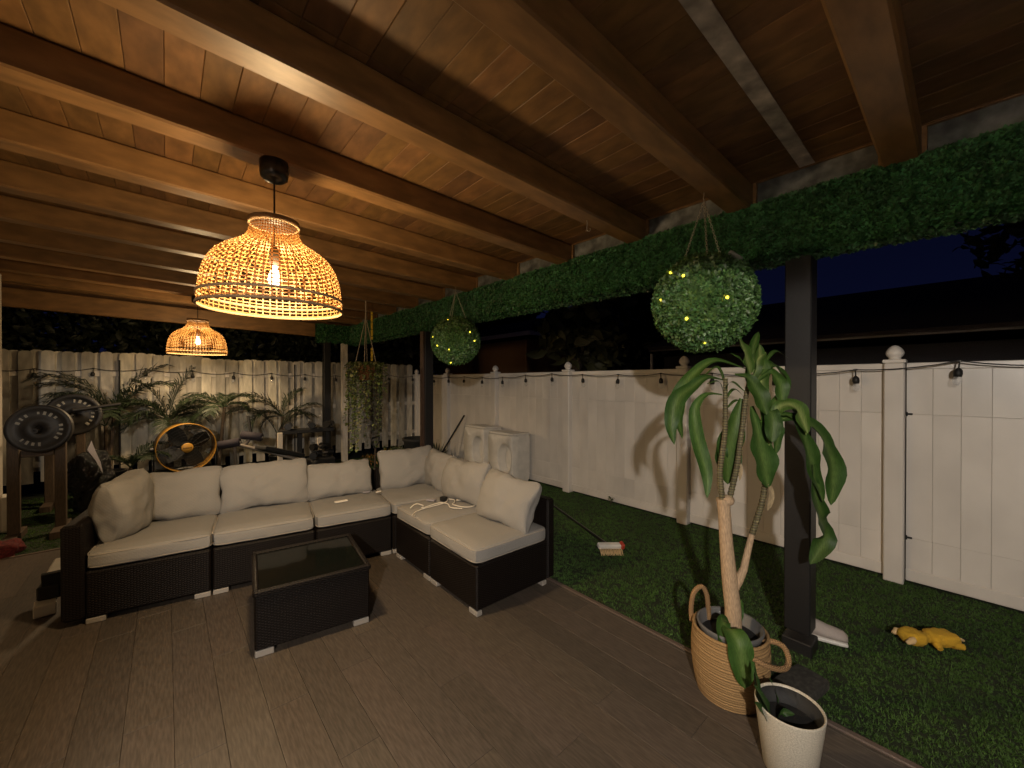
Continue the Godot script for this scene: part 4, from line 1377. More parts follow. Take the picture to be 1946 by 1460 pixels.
func house_plant() -> void:
	var base := Vector3(2.29, 0, -0.84)
	var o := thing("potted_dracaena", "tall dracaena with drooping leaves in a woven basket beside the black post", "potted plant", base)
	coil_basket(o)
	var V := func(x: float, y: float, z: float) -> Vector3: return Vector3(x, y, z) - base
	var b := B.new()
	b.tube([V.call(2.315, 0.30, -0.83), V.call(2.31, 0.44, -0.83), V.call(2.285, 0.62, -0.84), V.call(2.27, 0.80, -0.85), V.call(2.255, 0.97, -0.855), V.call(2.25, 1.045, -0.86)], [0.043, 0.040, 0.038, 0.033, 0.031, 0.034], 14)
	b.tube([V.call(2.30, 0.545, -0.83), V.call(2.325, 0.60, -0.81), V.call(2.348, 0.66, -0.79), V.call(2.36, 0.76, -0.775), V.call(2.375, 0.855, -0.76)], [0.026, 0.025, 0.019, 0.017, 0.015], 10)
	b.ball(V.call(2.268, 1.035, -0.845), Vector3(0.040, 0.030, 0.036), 12)
	b.ball(V.call(2.31, 0.565, -0.825), Vector3(0.030, 0.028, 0.03), 10)
	part(o, "trunk", b.done(), M.trunk)
	# ringed canes
	var canes := [[V.call(2.245, 1.03, -0.86), V.call(2.235, 1.18, -0.87), V.call(2.25, 1.41, -0.85), V.call(2.252, 1.69, -0.85)], [V.call(2.275, 1.03, -0.84), V.call(2.30, 1.21, -0.81), V.call(2.33, 1.45, -0.79), V.call(2.345, 1.60, -0.78), V.call(2.36, 1.72, -0.76)], [V.call(2.375, 0.85, -0.76), V.call(2.41, 1.04, -0.72), V.call(2.43, 1.32, -0.70), V.call(2.43, 1.45, -0.70)]]
	for c in canes:
		var cur := Curve3D.new()
		for q in c:
			cur.add_point(q)
		var n := int(cur.get_baked_length() / 0.011)
		var pts := []
		var rr := []
		var rings := B.new()
		for i in n + 1:
			var p := cur.sample_baked(cur.get_baked_length() * i / n, true)
			pts.append(p)
			var r := lerpf(0.0150, 0.0105, float(i) / n)
			rr.append(r + (0.0014 if i % 2 else 0.0))
			if i % 2 and i < n * 0.85:
				rings.tube([p - Vector3(0, 0.0018, 0), p + Vector3(0, 0.0018, 0)], r + 0.0026, 8)
		b = B.new()
		b.tube(pts, rr, 10)
		var cane := part(o, "cane", b.done(), M.cane)
		part(cane, "leaf_scar_rings", rings.done(), M.cane_dark)
	var leaves := [
		[[V.call(2.245, 1.68, -0.86), V.call(2.16, 1.695, -0.91), V.call(2.09, 1.645, -0.95), V.call(2.02, 1.60, -0.98), V.call(1.98, 1.53, -1.00), V.call(1.955, 1.43, -1.00), V.call(1.95, 1.35, -0.98)], 0.090, 0],
		[[V.call(2.33, 1.74, -0.78), V.call(2.23, 1.785, -0.89), V.call(2.14, 1.71, -0.97), V.call(2.09, 1.60, -1.02), V.call(2.08, 1.50, -1.03), V.call(2.12, 1.36, -1.02)], 0.085, 0],
		[[V.call(2.24, 1.60, -0.86), V.call(2.16, 1.605, -0.91), V.call(2.10, 1.54, -0.94), V.call(2.09, 1.45, -0.94), V.call(2.11, 1.31, -0.92), V.call(2.12, 1.18, -0.89), V.call(2.10, 1.07, -0.88)], 0.080, 0],
		[[V.call(2.36, 1.58, -0.81), V.call(2.33, 1.45, -0.83), V.call(2.315, 1.29, -0.86), V.call(2.315, 1.11, -0.86)], 0.150, 0],
		[[V.call(2.35, 1.70, -0.76), V.call(2.30, 1.81, -0.77), V.call(2.24, 1.895, -0.78)], 0.095, 1],
		[[V.call(2.41, 1.55, -0.73), V.call(2.40, 1.71, -0.73), V.call(2.385, 1.87, -0.73)], 0.100, 1],
		[[V.call(2.38, 1.71, -0.72), V.call(2.47, 1.76, -0.69), V.call(2.56, 1.68, -0.67), V.call(2.58, 1.56, -0.69)], 0.105, 0],
		[[V.call(2.27, 1.71, -0.81), V.call(2.31, 1.69, -0.76), V.call(2.32, 1.60, -0.71), V.call(2.33, 1.50, -0.68)], 0.095, 0],
		[[V.call(2.35, 1.74, -0.77), V.call(2.28, 1.79, -0.79), V.call(2.21, 1.82, -0.81)], 0.030, 0],
		[[V.call(2.36, 1.54, -0.76), V.call(2.37, 1.38, -0.73), V.call(2.38, 1.25, -0.71), V.call(2.39, 1.11, -0.69)], 0.160, 0],
		[[V.call(2.43, 1.42, -0.70), V.call(2.47, 1.54, -0.68), V.call(2.56, 1.63, -0.65)], 0.065, 1],
		[[V.call(2.43, 1.48, -0.69), V.call(2.51, 1.49, -0.63), V.call(2.58, 1.38, -0.58), V.call(2.62, 1.22, -0.55), V.call(2.67, 1.02, -0.51)], 0.115, 0],
		[[V.call(2.43, 1.45, -0.69), V.call(2.57, 1.48, -0.60), V.call(2.69, 1.38, -0.53), V.call(2.78, 1.19, -0.49), V.call(2.80, 0.98, -0.50)], 0.145, 0],
		[[V.call(2.60, 1.23, -0.54), V.call(2.65, 1.07, -0.54), V.call(2.71, 0.92, -0.53), V.call(2.77, 0.80, -0.52), V.call(2.74, 0.64, -0.58)], 0.130, 0],
		[[V.call(2.43, 1.43, -0.70), V.call(2.45, 1.54, -0.65), V.call(2.50, 1.53, -0.59), V.call(2.53, 1.40, -0.55)], 0.100, 1],
		[[V.call(2.36, 1.74, -0.76), V.call(2.42, 1.86, -0.77), V.call(2.50, 1.95, -0.77)], 0.050, 0],
		[[V.call(2.40, 1.75, -0.72), V.call(2.56, 1.84, -0.71), V.call(2.74, 1.81, -0.69)], 0.024, 0],
		[[V.call(2.25, 1.60, -0.86), V.call(2.17, 1.67, -0.85), V.call(2.07, 1.66, -0.87)], 0.016, 0],
		[[V.call(2.25, 1.57, -0.85), V.call(2.34, 1.63, -0.84), V.call(2.45, 1.58, -0.82)], 0.018, 0],
		[[V.call(2.25, 1.52, -0.85), V.call(2.35, 1.57, -0.83), V.call(2.45, 1.52, -0.82)], 0.016, 0],
		[[V.call(2.25, 1.62, -0.85), V.call(2.20, 1.67, -0.80), V.call(2.21, 1.62, -0.74)], 0.016, 0],
		[[V.call(2.25, 1.65, -0.85), V.call(2.28, 1.75, -0.90), V.call(2.28, 1.70, -0.98)], 0.020, 0],
		[[V.call(2.30, 1.37, -0.88), V.call(2.295, 1.25, -0.89), V.call(2.32, 1.15, -0.89)], 0.070, 0],
		[[V.call(2.43, 1.42, -0.69), V.call(2.49, 1.44, -0.67), V.call(2.51, 1.27, -0.69)], 0.060, 0],
		[[V.call(2.39, 1.58, -0.72), V.call(2.40, 1.45, -0.70), V.call(2.41, 1.33, -0.69)], 0.070, 1],
		# more blades filling the right-hand heads
		[[V.call(2.37, 1.66, -0.75), V.call(2.43, 1.72, -0.70), V.call(2.47, 1.66, -0.66), V.call(2.48, 1.55, -0.65)], 0.085, 0],
		[[V.call(2.35, 1.66, -0.77), V.call(2.37, 1.78, -0.74), V.call(2.42, 1.83, -0.71)], 0.085, 1],
		[[V.call(2.42, 1.46, -0.70), V.call(2.39, 1.52, -0.68), V.call(2.36, 1.47, -0.66), V.call(2.345, 1.36, -0.66)], 0.090, 0],
		[[V.call(2.43, 1.47, -0.69), V.call(2.50, 1.55, -0.64), V.call(2.56, 1.50, -0.60), V.call(2.60, 1.38, -0.57)], 0.090, 1],
		# young leaves at the foot of the trunk
		[[V.call(2.265, 0.31, -0.82), V.call(2.185, 0.40, -0.80), V.call(2.135, 0.36, -0.74), V.call(2.13, 0.17, -0.71)], 0.125, 0],
		[[V.call(2.285, 0.33, -0.82), V.call(2.22, 0.41, -0.84), V.call(2.16, 0.38, -0.82), V.call(2.14, 0.27, -0.80)], 0.075, 0],
		[[V.call(2.33, 0.33, -0.83), V.call(2.36, 0.40, -0.82), V.call(2.37, 0.48, -0.81)], 0.05, 0],
	]
	for lf in leaves:
		b = B.new()
		var k := rnd(0.75, 1.2)
		var edge := Color(0.046 * k, 0.108 * k, 0.020 * k) if lf[2] == 0 else Color(0.075 * k, 0.150 * k, 0.028 * k)
		var mid := Color(0.125 * k, 0.205 * k, 0.052 * k) if lf[2] == 0 else Color(0.30 * k, 0.37 * k, 0.12 * k)
		b.leaf(lf[0], lf[1] * 0.95, Vector3(-0.5 + rnd(-0.15, 0.15), 0.75, 0.45 + rnd(-0.15, 0.15)), 0.26, 1.45 if lf[0].size() > 3 else 1.0, 22, [edge, mid], 0.18)
		part(o, "leaf", b.done(), M.dracaena)
	b = B.new()
	b.leaf([V.call(2.39, 1.13, -0.69), V.call(2.41, 1.07, -0.685), V.call(2.42, 0.98, -0.70)], 0.045, Vector3(-0.4, 0.7, 0.6), 0.35, 0.7, 6)
	b.leaf([V.call(2.31, 1.24, -0.81), V.call(2.318, 1.21, -0.80), V.call(2.312, 1.14, -0.80)], 0.026, Vector3(-0.4, 0.7, 0.6), 0.4, 0.7, 5)
	part(o, "dry_leaf", b.done(), M.dry_leaf).set_meta("label", "pale dry torn leaf stubs")


func small_pots() -> void:
	var o := thing("white_planter", "white round planter with dark soil at the bottom edge of the photo", "planter", Vector3(2.02, 0, -0.50))
	var b := B.new()
	b.lathe([Vector2(0, 0.0), Vector2(0.088, 0.0), Vector2(0.096, 0.008), Vector2(0.128, 0.272), Vector2(0.1285, 0.279), Vector2(0.125, 0.281), Vector2(0.120, 0.276), Vector2(0.112, 0.20), Vector2(0, 0.19)], 48)
	part(o, "pot", b.done(), M.white_pot)
	b = B.new()
	b.lathe([Vector2(0.113, 0.205), Vector2(0.06, 0.215), Vector2(0, 0.212)], 24)
	part(o, "soil", b.done(), M.dark_soil)
	b = B.new()
	b.lathe([Vector2(0.109, 0.20), Vector2(0.1185, 0.272), Vector2(0.117, 0.273), Vector2(0.107, 0.20)], 40)
	part(o, "liner", b.done(), M.black_matte)
	for l in [[[Vector3(-0.07, 0.21, -0.06), Vector3(-0.075, 0.28, -0.09), Vector3(-0.05, 0.40, -0.12)], 0.075], [[Vector3(-0.07, 0.21, -0.05), Vector3(-0.10, 0.30, -0.06), Vector3(-0.12, 0.37, -0.10)], 0.055], [[Vector3(-0.06, 0.21, -0.07), Vector3(-0.03, 0.29, -0.12), Vector3(0.05, 0.36, -0.15)], 0.055], [[Vector3(-0.08, 0.21, -0.05), Vector3(-0.11, 0.27, -0.07), Vector3(-0.14, 0.31, -0.09)], 0.045], [[Vector3(0.07, 0.21, -0.06), Vector3(0.09, 0.26, -0.08), Vector3(0.08, 0.30, -0.10)], 0.03], [[Vector3(-0.05, 0.21, -0.04), Vector3(-0.03, 0.25, -0.02), Vector3(0.0, 0.25, 0.02)], 0.035]]:
		b = B.new()
		b.leaf(l[0], l[1], Vector3(0.2, 0.3, 0.9), 0.25, 0.8, 10, [Color(0.03, 0.07, 0.016), Color(0.06, 0.11, 0.03)], 0.1)
		part(o, "leaf", b.done(), M.dracaena)
	for s in [[Vector3(2.56, -0.01, -0.86), Vector3(0.32, 0.06, 0.16), 24.0, "flat grey paver behind the basket near the post foot"], [Vector3(2.62, 0.0, -0.60), Vector3(0.30, 0.07, 0.17), -12.0, "grey paver lying between the white planter and the post"]] as Array:
		var pb := B.new()
		pb.soft(s[1], 0.02, 5)
		one("paver", pb.done(), M.stone if s[2] < 28 else M.rack_wood, s[3], "paver", s[0], Vector3(0, s[2], 0))


# ------------------------------------------------------------------ home gym at the back
func weight_plate(o: Node3D, at: Vector3, axis: Vector3, r: float) -> void:
	var b := B.new()
	b.lathe([Vector2(0.028, -0.030), Vector2(0.11 * r / 0.25, -0.030), Vector2(0.12 * r / 0.25, -0.022), Vector2(r * 0.80, -0.022), Vector2(r * 0.84, -0.034), Vector2(r * 0.985, -0.034), Vector2(r, -0.024), Vector2(r, 0.024), Vector2(r * 0.985, 0.034), Vector2(r * 0.84, 0.034), Vector2(r * 0.80, 0.022), Vector2(0.12 * r / 0.25, 0.022), Vector2(0.11 * r / 0.25, 0.030), Vector2(0.028, 0.030), Vector2(0.028, -0.030)], 48)
	var p := part(o, "weight_plate", b.done(), M.iron, at)
	p.basis = Basis(Quaternion(Vector3.UP, axis.normalized()))
	# worn raised marks round the face, too small to read
	b = B.new()
	for k in 22:
		if k in [4, 5, 10, 11, 12, 16, 21]:
			continue
		var a := TAU * k / 22.0
		var keep := b.xf
		b.xf = Transform3D(Basis(Vector3.UP, -a), Vector3(cos(a), 0, sin(a)) * r * 0.66 + Vector3.UP * 0.024)
		b.box(Vector3.ZERO, Vector3(r * rnd(0.10, 0.17), 0.005, r * rnd(0.06, 0.11)), 0.002)
		b.xf = keep
	part(p, "raised_mark", b.done(), M.plate_mark)


func gym() -> void:
	var p1 := Vector3(-1.03, 1.165, -6.60)
	var p2 := Vector3(-0.925, 1.235, -7.80)
	var ax := (p1 - p2).normalized()
	var o := thing("barbell", "loaded black barbell with large weight plates at the far left", "barbell", p1)
	weight_plate(o, Vector3.ZERO, (ax + Vector3(-0.10, 0.12, 0.0)), 0.255)
	weight_plate(o, p2 - p1, (ax + Vector3(0.0, 0.1, 0.0)), 0.275)
	var b := B.new()
	b.tube([ax * 0.16, p2 - p1 - ax * 0.30], 0.014, 10)
	b.tube([ax * 0.16, -ax * 0.02], 0.026, 12)
	part(o, "bar", b.done(), M.iron)
	b = B.new()
	b.tube([p2 - p1 + Vector3(0.0, 0.06, 0.05), p2 - p1 + Vector3(0.45, 0.13, 0.02)], [0.030, 0.020], 10)
	b.tube([p2 - p1 + Vector3(0.2, 0.04, 0.05), p2 - p1 + Vector3(0.42, 0.07, 0.04)], 0.008, 8)
	part(o, "cross_handle", b.done(), M.iron)
	o = thing("squat_rack", "brown wooden squat rack stand under the barbell at the left edge", "rack", Vector3(-1.07, -0.03, -6.95))
	for s in [[-0.16, 0.25], [0.17, 0.20], [-0.12, -1.2], [0.17, -1.2]]:
		part(o, "upright", box_mesh(Vector3(0.085, 1.12, 0.085), 0.005), M.rack_wood, Vector3(s[0], 0.56, s[1]))
		part(o, "foot_beam", box_mesh(Vector3(0.10, 0.08, 0.55), 0.005), M.rack_wood, Vector3(s[0], 0.04, s[1] + 0.02))
	part(o, "cross_beam", box_mesh(Vector3(0.24, 0.075, 0.06), 0.005), M.rack_wood, Vector3(0.005, 0.92, 0.225))
	var n := FastNoiseLite.new()
	n.frequency = 6.0
	n.fractal_octaves = 4
	b = B.new()
	b.soft(Vector3(0.34, 0.78, 0.30), 0.12, 22, Vector3(0.15, 0, 0.15), 0.09, n)
	one("black_bag", b.done(), M.bag_black, "glossy crumpled black plastic bag standing under the far weight plate", "bag", Vector3(-0.72, 0.36, -7.45), Vector3(0, 20, 6))
	b = B.new()
	b.prism(PackedVector2Array([Vector2(-0.03, 0.02), Vector2(0.015, 0.13), Vector2(0.035, 0.04), Vector2(0.085, -0.16), Vector2(0.10, -0.30), Vector2(0.04, -0.12), Vector2(0.0, -0.04)]), 0.012)
	one("white_banner", b.done(), M.grey_clip, "small white torn sheet hanging in front of the black plastic bag", "sheet", Vector3(-0.72, 0.80, -7.25), Vector3(-8, 25, 0))

	# drum fan
	o = thing("drum_fan", "large drum fan with a yellow rim and black guard behind the sofa", "fan", Vector3(0.225, 0, -8.0), 8.0)
	var hub := Vector3(0, 0.66, 0)
	var face := Basis(Vector3.RIGHT, PI / 2) * Basis(Vector3.FORWARD, 0.0)
	b = B.new()
	b.xf = Transform3D(face, hub)
	b.lathe([Vector2(0.358, -0.12), Vector2(0.366, -0.12), Vector2(0.371, 0.13), Vector2(0.368, 0.141), Vector2(0.362, 0.141), Vector2(0.361, 0.13), Vector2(0.358, -0.12)], 56)
	part(o, "drum_rim", b.done(), M.fan_yellow)
	b = B.new()
	b.xf = Transform3D(face, hub)
	for r in [0.06, 0.10, 0.14, 0.18, 0.22, 0.26, 0.30, 0.34]:
		var pts := []
		for k in 41:
			pts.append(Vector3(cos(TAU * k / 40) * r, 0.138 - 0.01 * r, sin(TAU * k / 40) * r))
		b.tube(pts, 0.0022, 4, false)
	for k in 16:
		var a := TAU * k / 16
		b.tube([Vector3(cos(a) * 0.05, 0.14, sin(a) * 0.05), Vector3(cos(a) * 0.355, 0.134, sin(a) * 0.355)], 0.0026, 4)
	part(o, "front_guard", b.done(), M.fan_dark)
	for k in 4:
		b = B.new()
		b.xf = Transform3D(face * Basis(Vector3.UP, TAU * k / 4 + 0.5), hub)
		var prev := []
		for i in 6:
			var r := 0.06 + 0.27 * i / 5.0
			var w := 0.055 + 0.05 * sin(PI * (i + 1) / 7.0)
			var row := [Vector3(r, 0.035, -w), Vector3(r, -0.035, w)]
			if prev.size():
				for s in [-0.002, 0.002]:
					b.quad(prev[0] + Vector3(0, s, 0), row[0] + Vector3(0, s, 0), row[1] + Vector3(0, s, 0), prev[1] + Vector3(0, s, 0), Vector3(0, s, 0), 0)
			prev = row
		part(o, "blade", b.done(), M.fan_dark)
	b = B.new()
	b.xf = Transform3D(face, hub)
	b.lathe([Vector2(0, -0.18), Vector2(0.08, -0.18), Vector2(0.09, -0.05), Vector2(0.055, 0.03), Vector2(0, 0.03)], 24)
	part(o, "motor", b.done(), M.fan_dark)
	b = B.new()
	b.xf = Transform3D(face, hub)
	b.lathe([Vector2(0, 0.136), Vector2(0.074, 0.136), Vector2(0.074, 0.150), Vector2(0.066, 0.156), Vector2(0, 0.157)], 28)
	var badge := part(o, "badge", b.done(), M.fan_yellow)
	b = B.new()
	for k in 7:
		b.box(hub + Vector3(-0.045 + 0.015 * k, -0.002, 0.157), Vector3(0.009, 0.018 if k % 2 else 0.022, 0.002), 0.0005)
	part(badge, "badge_print", b.done(), M.fan_dark)
	for s in [-1, 1]:
		b = B.new()
		b.tube([Vector3(s * 0.385, 0.68, 0), Vector3(s * 0.385, 0.06, 0.0), Vector3(s * 0.33, 0.03, 0.22)], 0.02, 8)
		b.tube([Vector3(s * 0.385, 0.06, 0), Vector3(s * 0.36, 0.03, -0.28)], 0.02, 8)
		b.tube([Vector3(s * 0.36, 0.66, 0), Vector3(s * 0.415, 0.66, 0)], 0.035, 12)
		part(o, "stand_leg", b.done(), M.fan_dark)
	b = B.new()
	b.box(Vector3(0, 0.20, -0.10), Vector3(0.70, 0.28, 0.16), 0.02)
	part(o, "stand_panel", b.done(), M.fan_dark)

	# bench with foam rollers
	o = thing("workout_bench", "inclined workout bench with dark foam rollers behind the middle of the sofa", "workout bench", Vector3(0, 0, 0))
	b = B.new()
	b.tube([Vector3(0.72, 0.735, -7.55), Vector3(1.12, 0.60, -7.30), Vector3(1.62, 0.42, -7.05)], 0.028, 8)
	part(o, "frame_beam", b.done(), M.grey_metal)
	b = B.new()
	b.tube([Vector3(0.92, 0.66, -7.44), Vector3(1.00, 0.80, -7.42)], 0.030, 8)
	b.tube([Vector3(1.60, 0.43, -7.06), Vector3(1.60, 0.0, -7.06)], 0.026, 8)
	b.tube([Vector3(1.35, 0.02, -6.9), Vector3(1.80, 0.02, -7.2)], 0.026, 8)
	b.tube([Vector3(0.80, 0.70, -7.50), Vector3(0.85, 0.0, -7.55)], 0.024, 8)
	part(o, "support", b.done(), M.grey_metal)
	for s in [[Vector3(0.74, 0.71, -7.53), Vector3(0.06, 0.02, -0.01)], [Vector3(1.02, 0.815, -7.42), Vector3(0.10, -0.012, -0.01)]]:
		b = B.new()
		var d: Vector3 = (s[1] as Vector3).normalized()
		var dd := (d + Vector3(0.2, -0.1, 0.75)).normalized()
		b.tube([s[0] - dd * 0.15, s[0] - dd * 0.14, s[0] + dd * 0.14, s[0] + dd * 0.15], [0.050, 0.066, 0.066, 0.050], 16)
		var ro := part(o, "foam_roller", b.done(), M.foam_navy)
		b = B.new()
		b.tube([s[0] + dd * 0.145, s[0] + dd * 0.156], 0.016, 10)
		part(ro, "end_cap", b.done(), M.white_paint)
	b = B.new()
	b.soft(Vector3(0.72, 0.075, 0.26), 0.03, 8, Vector3(0, 0.2, 0))
	part(o, "bench_pad", b.done(), M.black_matte, Vector3(1.37, 0.565, -7.15), Vector3(0, 26, -19))
	b = B.new()
	b.tube([Vector3(1.03, 0.86, -7.60), Vector3(1.00, 1.12, -7.65)], 0.021, 8)
	part(o, "handle", b.done(), M.black_matte)

	# rack with dumbbells
	o = thing("dumbbell_rack", "low rack on white posts with a dark shelf behind the bench", "rack", Vector3(1.85, 0, -7.75))
	for s in [-0.40, 0.22]:
		part(o, "white_post", box_mesh(Vector3(0.075, 0.82 if s < 0 else 0.68, 0.05), 0.004), M.white_paint, Vector3(s, 0.40 if s < 0 else 0.33, 0.12))
	part(o, "shelf", box_mesh(Vector3(0.86, 0.07, 0.24), 0.008), M.black_matte, Vector3(0.06, 0.80, -0.05))
	part(o, "leg", box_mesh(Vector3(0.07, 0.80, 0.07), 0.004), M.black_matte, Vector3(-0.06, 0.38, -0.05))
	part(o, "leg", box_mesh(Vector3(0.07, 0.80, 0.07), 0.004), M.black_matte, Vector3(0.40, 0.38, -0.05))
	var db := B.new()
	for s in [-1, 1]:
		db.tube([Vector3(s * 0.055, 0, 0), Vector3(s * 0.145, 0, 0)], 0.062, 6)
	var heads := db.done()
	db = B.new()
	db.tube([Vector3(-0.06, 0, 0), Vector3(0.06, 0, 0)], 0.016, 8)
	var grip := db.done()
	var spots := [[Vector3(2.28, 0.895, -7.80), 55.0, "black hex dumbbell on the right end of the rack shelf"], [Vector3(1.98, 0.895, -7.80), 80.0, "black hex dumbbell in the middle of the rack shelf"], [Vector3(1.62, 0.895, -7.82), 74.0, "black hex dumbbell at the left of the rack shelf"], [Vector3(1.98, 0.56, -7.35), 30.0, "black hex dumbbell topmost on the heap beside the bench"], [Vector3(1.88, 0.44, -7.25), 70.0, "black hex dumbbell low on the left of the heap"], [Vector3(2.08, 0.44, -7.38), 10.0, "black hex dumbbell low on the right of the heap"]]
	for s in spots:
		var w := thing("dumbbell", s[2], "dumbbell", s[0], s[1], "black hex dumbbells of the home gym")
		part(w, "weight_head", heads, M.black_plastic)
		part(w, "grip", grip, M.grey_metal)
	one("dumbbell_box", box_mesh(Vector3(0.42, 0.36, 0.36), 0.02), M.black_matte, "black box under the heap of dumbbells", "box", Vector3(1.97, 0.19, -7.32), Vector3(0, 25, 0))
	b = B.new()
	b.soft(Vector3(0.50, 0.16, 0.30), 0.06, 8)
	one("black_duffel", b.done(), M.black_matte, "flat black gym bag on the turf left of the grey footed post", "bag", Vector3(2.30, 0.05, -7.3), Vector3(0, 24, 0))


# ------------------------------------------------------------------ loose things
func odds() -> void:
	# broom on the turf
	var o := thing("broom", "push broom with black handle and white-red head lying on the turf", "broom", Vector3(3.31, 0.0, -2.36))
	var b := B.new()
	b.tube([Vector3(0.0, 0.055, 0.0), Vector3(0.62, 0.01, -1.32)], 0.014, 10)
	part(o, "handle", b.done(), M.black_plastic)
	b = B.new()
	b.box(Vector3(0, 0, 0), Vector3(0.24, 0.05, 0.065), 0.012)
	part(o, "head", b.done(), M.white_plastic, Vector3(0.0, 0.045, 0.03), Vector3(12, -32, -4))
	b = B.new()
	b.box(Vector3(0, 0, 0), Vector3(0.04, 0.06, 0.075), 0.012)
	part(o, "red_end", b.done(), M.red_plastic, Vector3(0.115, 0.04, 0.10), Vector3(12, -32, -4))
	b = B.new()
	for k in 14:
		for j in 3:
			b.tube([Vector3(-0.11 + 0.017 * k, 0.0, 0.03 + 0.012 * j), Vector3(-0.11 + 0.017 * k + rnd(-0.004, 0.004), -0.03, 0.07 + 0.014 * j)], 0.004, 4)
	tag(part(o, "bristles", b.done(), M.toy_light, Vector3(0.0, 0.035, 0.03), Vector3(12, -32, -4)), "", "", "", "stuff")

	# two white moulded shells by the fence
	for i in 2:
		var sz := Vector3(0.42, 0.83, 0.60)
		var root := thing("plastic_tub_chair", ["white moulded plastic tub chair turned on its side, the nearer one by the fence", "white moulded plastic tub chair standing behind its twin at the fence"][i], "tub chair", [Vector3(4.17, -0.03, -4.78), Vector3(4.15, 0.02, -5.50)][i], [3.0, 1.0][i], "white moulded tub chairs by the fence")
		var poly := PackedVector2Array()
		for q in [[sz.x - 0.15, 0.15, -90, 0, 0.15], [sz.x - 0.06, sz.y - 0.06, 0, 90, 0.06], [0.16, sz.y - 0.03, 90, 180, 0.03], [0.16, 0.03, 180, 270, 0.03]]:
			for k in 7:
				var a := deg_to_rad(lerpf(q[2], q[3], k / 6.0))
				poly.append(Vector2(q[0] + cos(a) * q[4], q[1] + sin(a) * q[4]))
		b = B.new()
		b.xf = Transform3D(Basis(), Vector3(0, 0, -sz.z / 2))
		b.prism(poly, sz.z - 0.03)
		part(root, "chair_body", b.done(), M.white_plastic)
		# seat side with its round hollow
		b = B.new()
		var ctr := Vector3(0, 0.44, -0.19)
		var prev := []
		for k in 65:
			var a := TAU * k / 64.0
			var d := Vector3(0, sin(a), cos(a))
			var lim_y := (sz.y - ctr.y) if d.y > 0.0 else ctr.y
			var lim_z := -ctr.z if d.z > 0.0 else sz.z + ctr.z
			var m := minf(lim_y / maxf(absf(d.y), 1e-4), lim_z / maxf(absf(d.z), 1e-4))
			var rim := ctr + Vector3(0, d.y * 0.25, d.z * 0.155)
			var edge := ctr + d * m
			var row := [edge + Vector3(0.15, 0, 0), edge + Vector3(0.012, 0, 0) - d * 0.004, edge - d * 0.014, rim + d * 0.014, rim + Vector3(0.006, 0, 0) + d * 0.004, rim + Vector3(0.02, 0, 0), rim + Vector3(0.128, 0, 0) - d * 0.05]
			if prev.size():
				var outs := [d, d - Vector3.RIGHT, Vector3.LEFT, Vector3.LEFT, -d - Vector3.RIGHT, -d]
				for q in 6:
					b.quad(prev[q], row[q], row[q + 1], prev[q + 1], outs[q], 0)
			prev = row
		part(root, "seat_ring", b.done(), M.white_plastic)
		b = B.new()
		b.soft(Vector3(sz.x - 0.02, 0.045, sz.z + 0.02), 0.022, 5)
		part(root, "chair_lip", b.done(), M.white_plastic, Vector3(sz.x / 2 + 0.01, sz.y + 0.012, -sz.z / 2), Vector3(0, 0, -2.0))

	# dark bin and rake by the corner
	o = thing("plant_tub", "tall dark flared tub standing at the foot of the far black post", "tub", Vector3(3.62, -0.03, -6.95))
	b = B.new()
	b.lathe([Vector2(0, 0), Vector2(0.17, 0), Vector2(0.235, 0.56), Vector2(0.26, 0.58), Vector2(0.26, 0.63), Vector2(0.235, 0.63), Vector2(0.21, 0.5), Vector2(0, 0.5)], 28)
	part(o, "tub", b.done(), M.black_matte)
	b = B.new()
	b.tube([Vector3(4.30, 0.15, -7.2), Vector3(4.66, 0.98, -6.85)], 0.018, 8)
	one("black_stick", b.done(), M.black_matte, "black tool handle leaning on the white fence above the agave", "tool handle")
	# fork handle standing behind the sofa
	o = thing("garden_fork", "garden fork with a dark D-shaped grip standing below the hanging basket", "garden fork", Vector3(2.58, -0.03, -6.4), 20.0)
	b = B.new()
	b.tube([Vector3(0, 0.0, 0), Vector3(0.02, 0.62, 0)], 0.014, 8)
	part(o, "shaft", b.done(), M.rack_wood)
	b = B.new()
	b.tube([Vector3(0.02, 0.60, 0), Vector3(-0.05, 0.70, 0), Vector3(-0.055, 0.78, 0)], 0.013, 8)
	b.tube([Vector3(0.02, 0.60, 0), Vector3(0.09, 0.70, 0), Vector3(0.095, 0.80, 0)], 0.013, 8)
	b.tube([Vector3(-0.07, 0.775, 0), Vector3(0.11, 0.80, 0)], 0.015, 8)
	part(o, "grip", b.done(), M.black_matte)
	# small plants at the foot of the back fence
	var lf := leaf_card(0.07, 0.035)
	for s in [[Vector3(2.95, 0, -7.6), Color(0.30, 0.15, 0.03), "low orange-leaved plant under the hanging basket"], [Vector3(3.45, 0, -7.9), Color(0.22, 0.17, 0.04), "yellowish flowering plant left of the dark tub"], [Vector3(3.85, 0, -8.3), Color(0.13, 0.14, 0.05), "pale green weedy plant right behind the dark tub"], [Vector3(2.30, 0, -8.0), Color(0.03, 0.05, 0.02), "low dark green plant beside the grey footed post"], [Vector3(4.60, 0, -3.22), Color(0.05, 0.07, 0.02), "small weed growing at the foot of the white fence"]]:
		o = thing("small_plant", s[2], "plant", s[0])
		var where := []
		var tints := []
		var r := 0.17 if s[0].z < -5.0 else 0.05
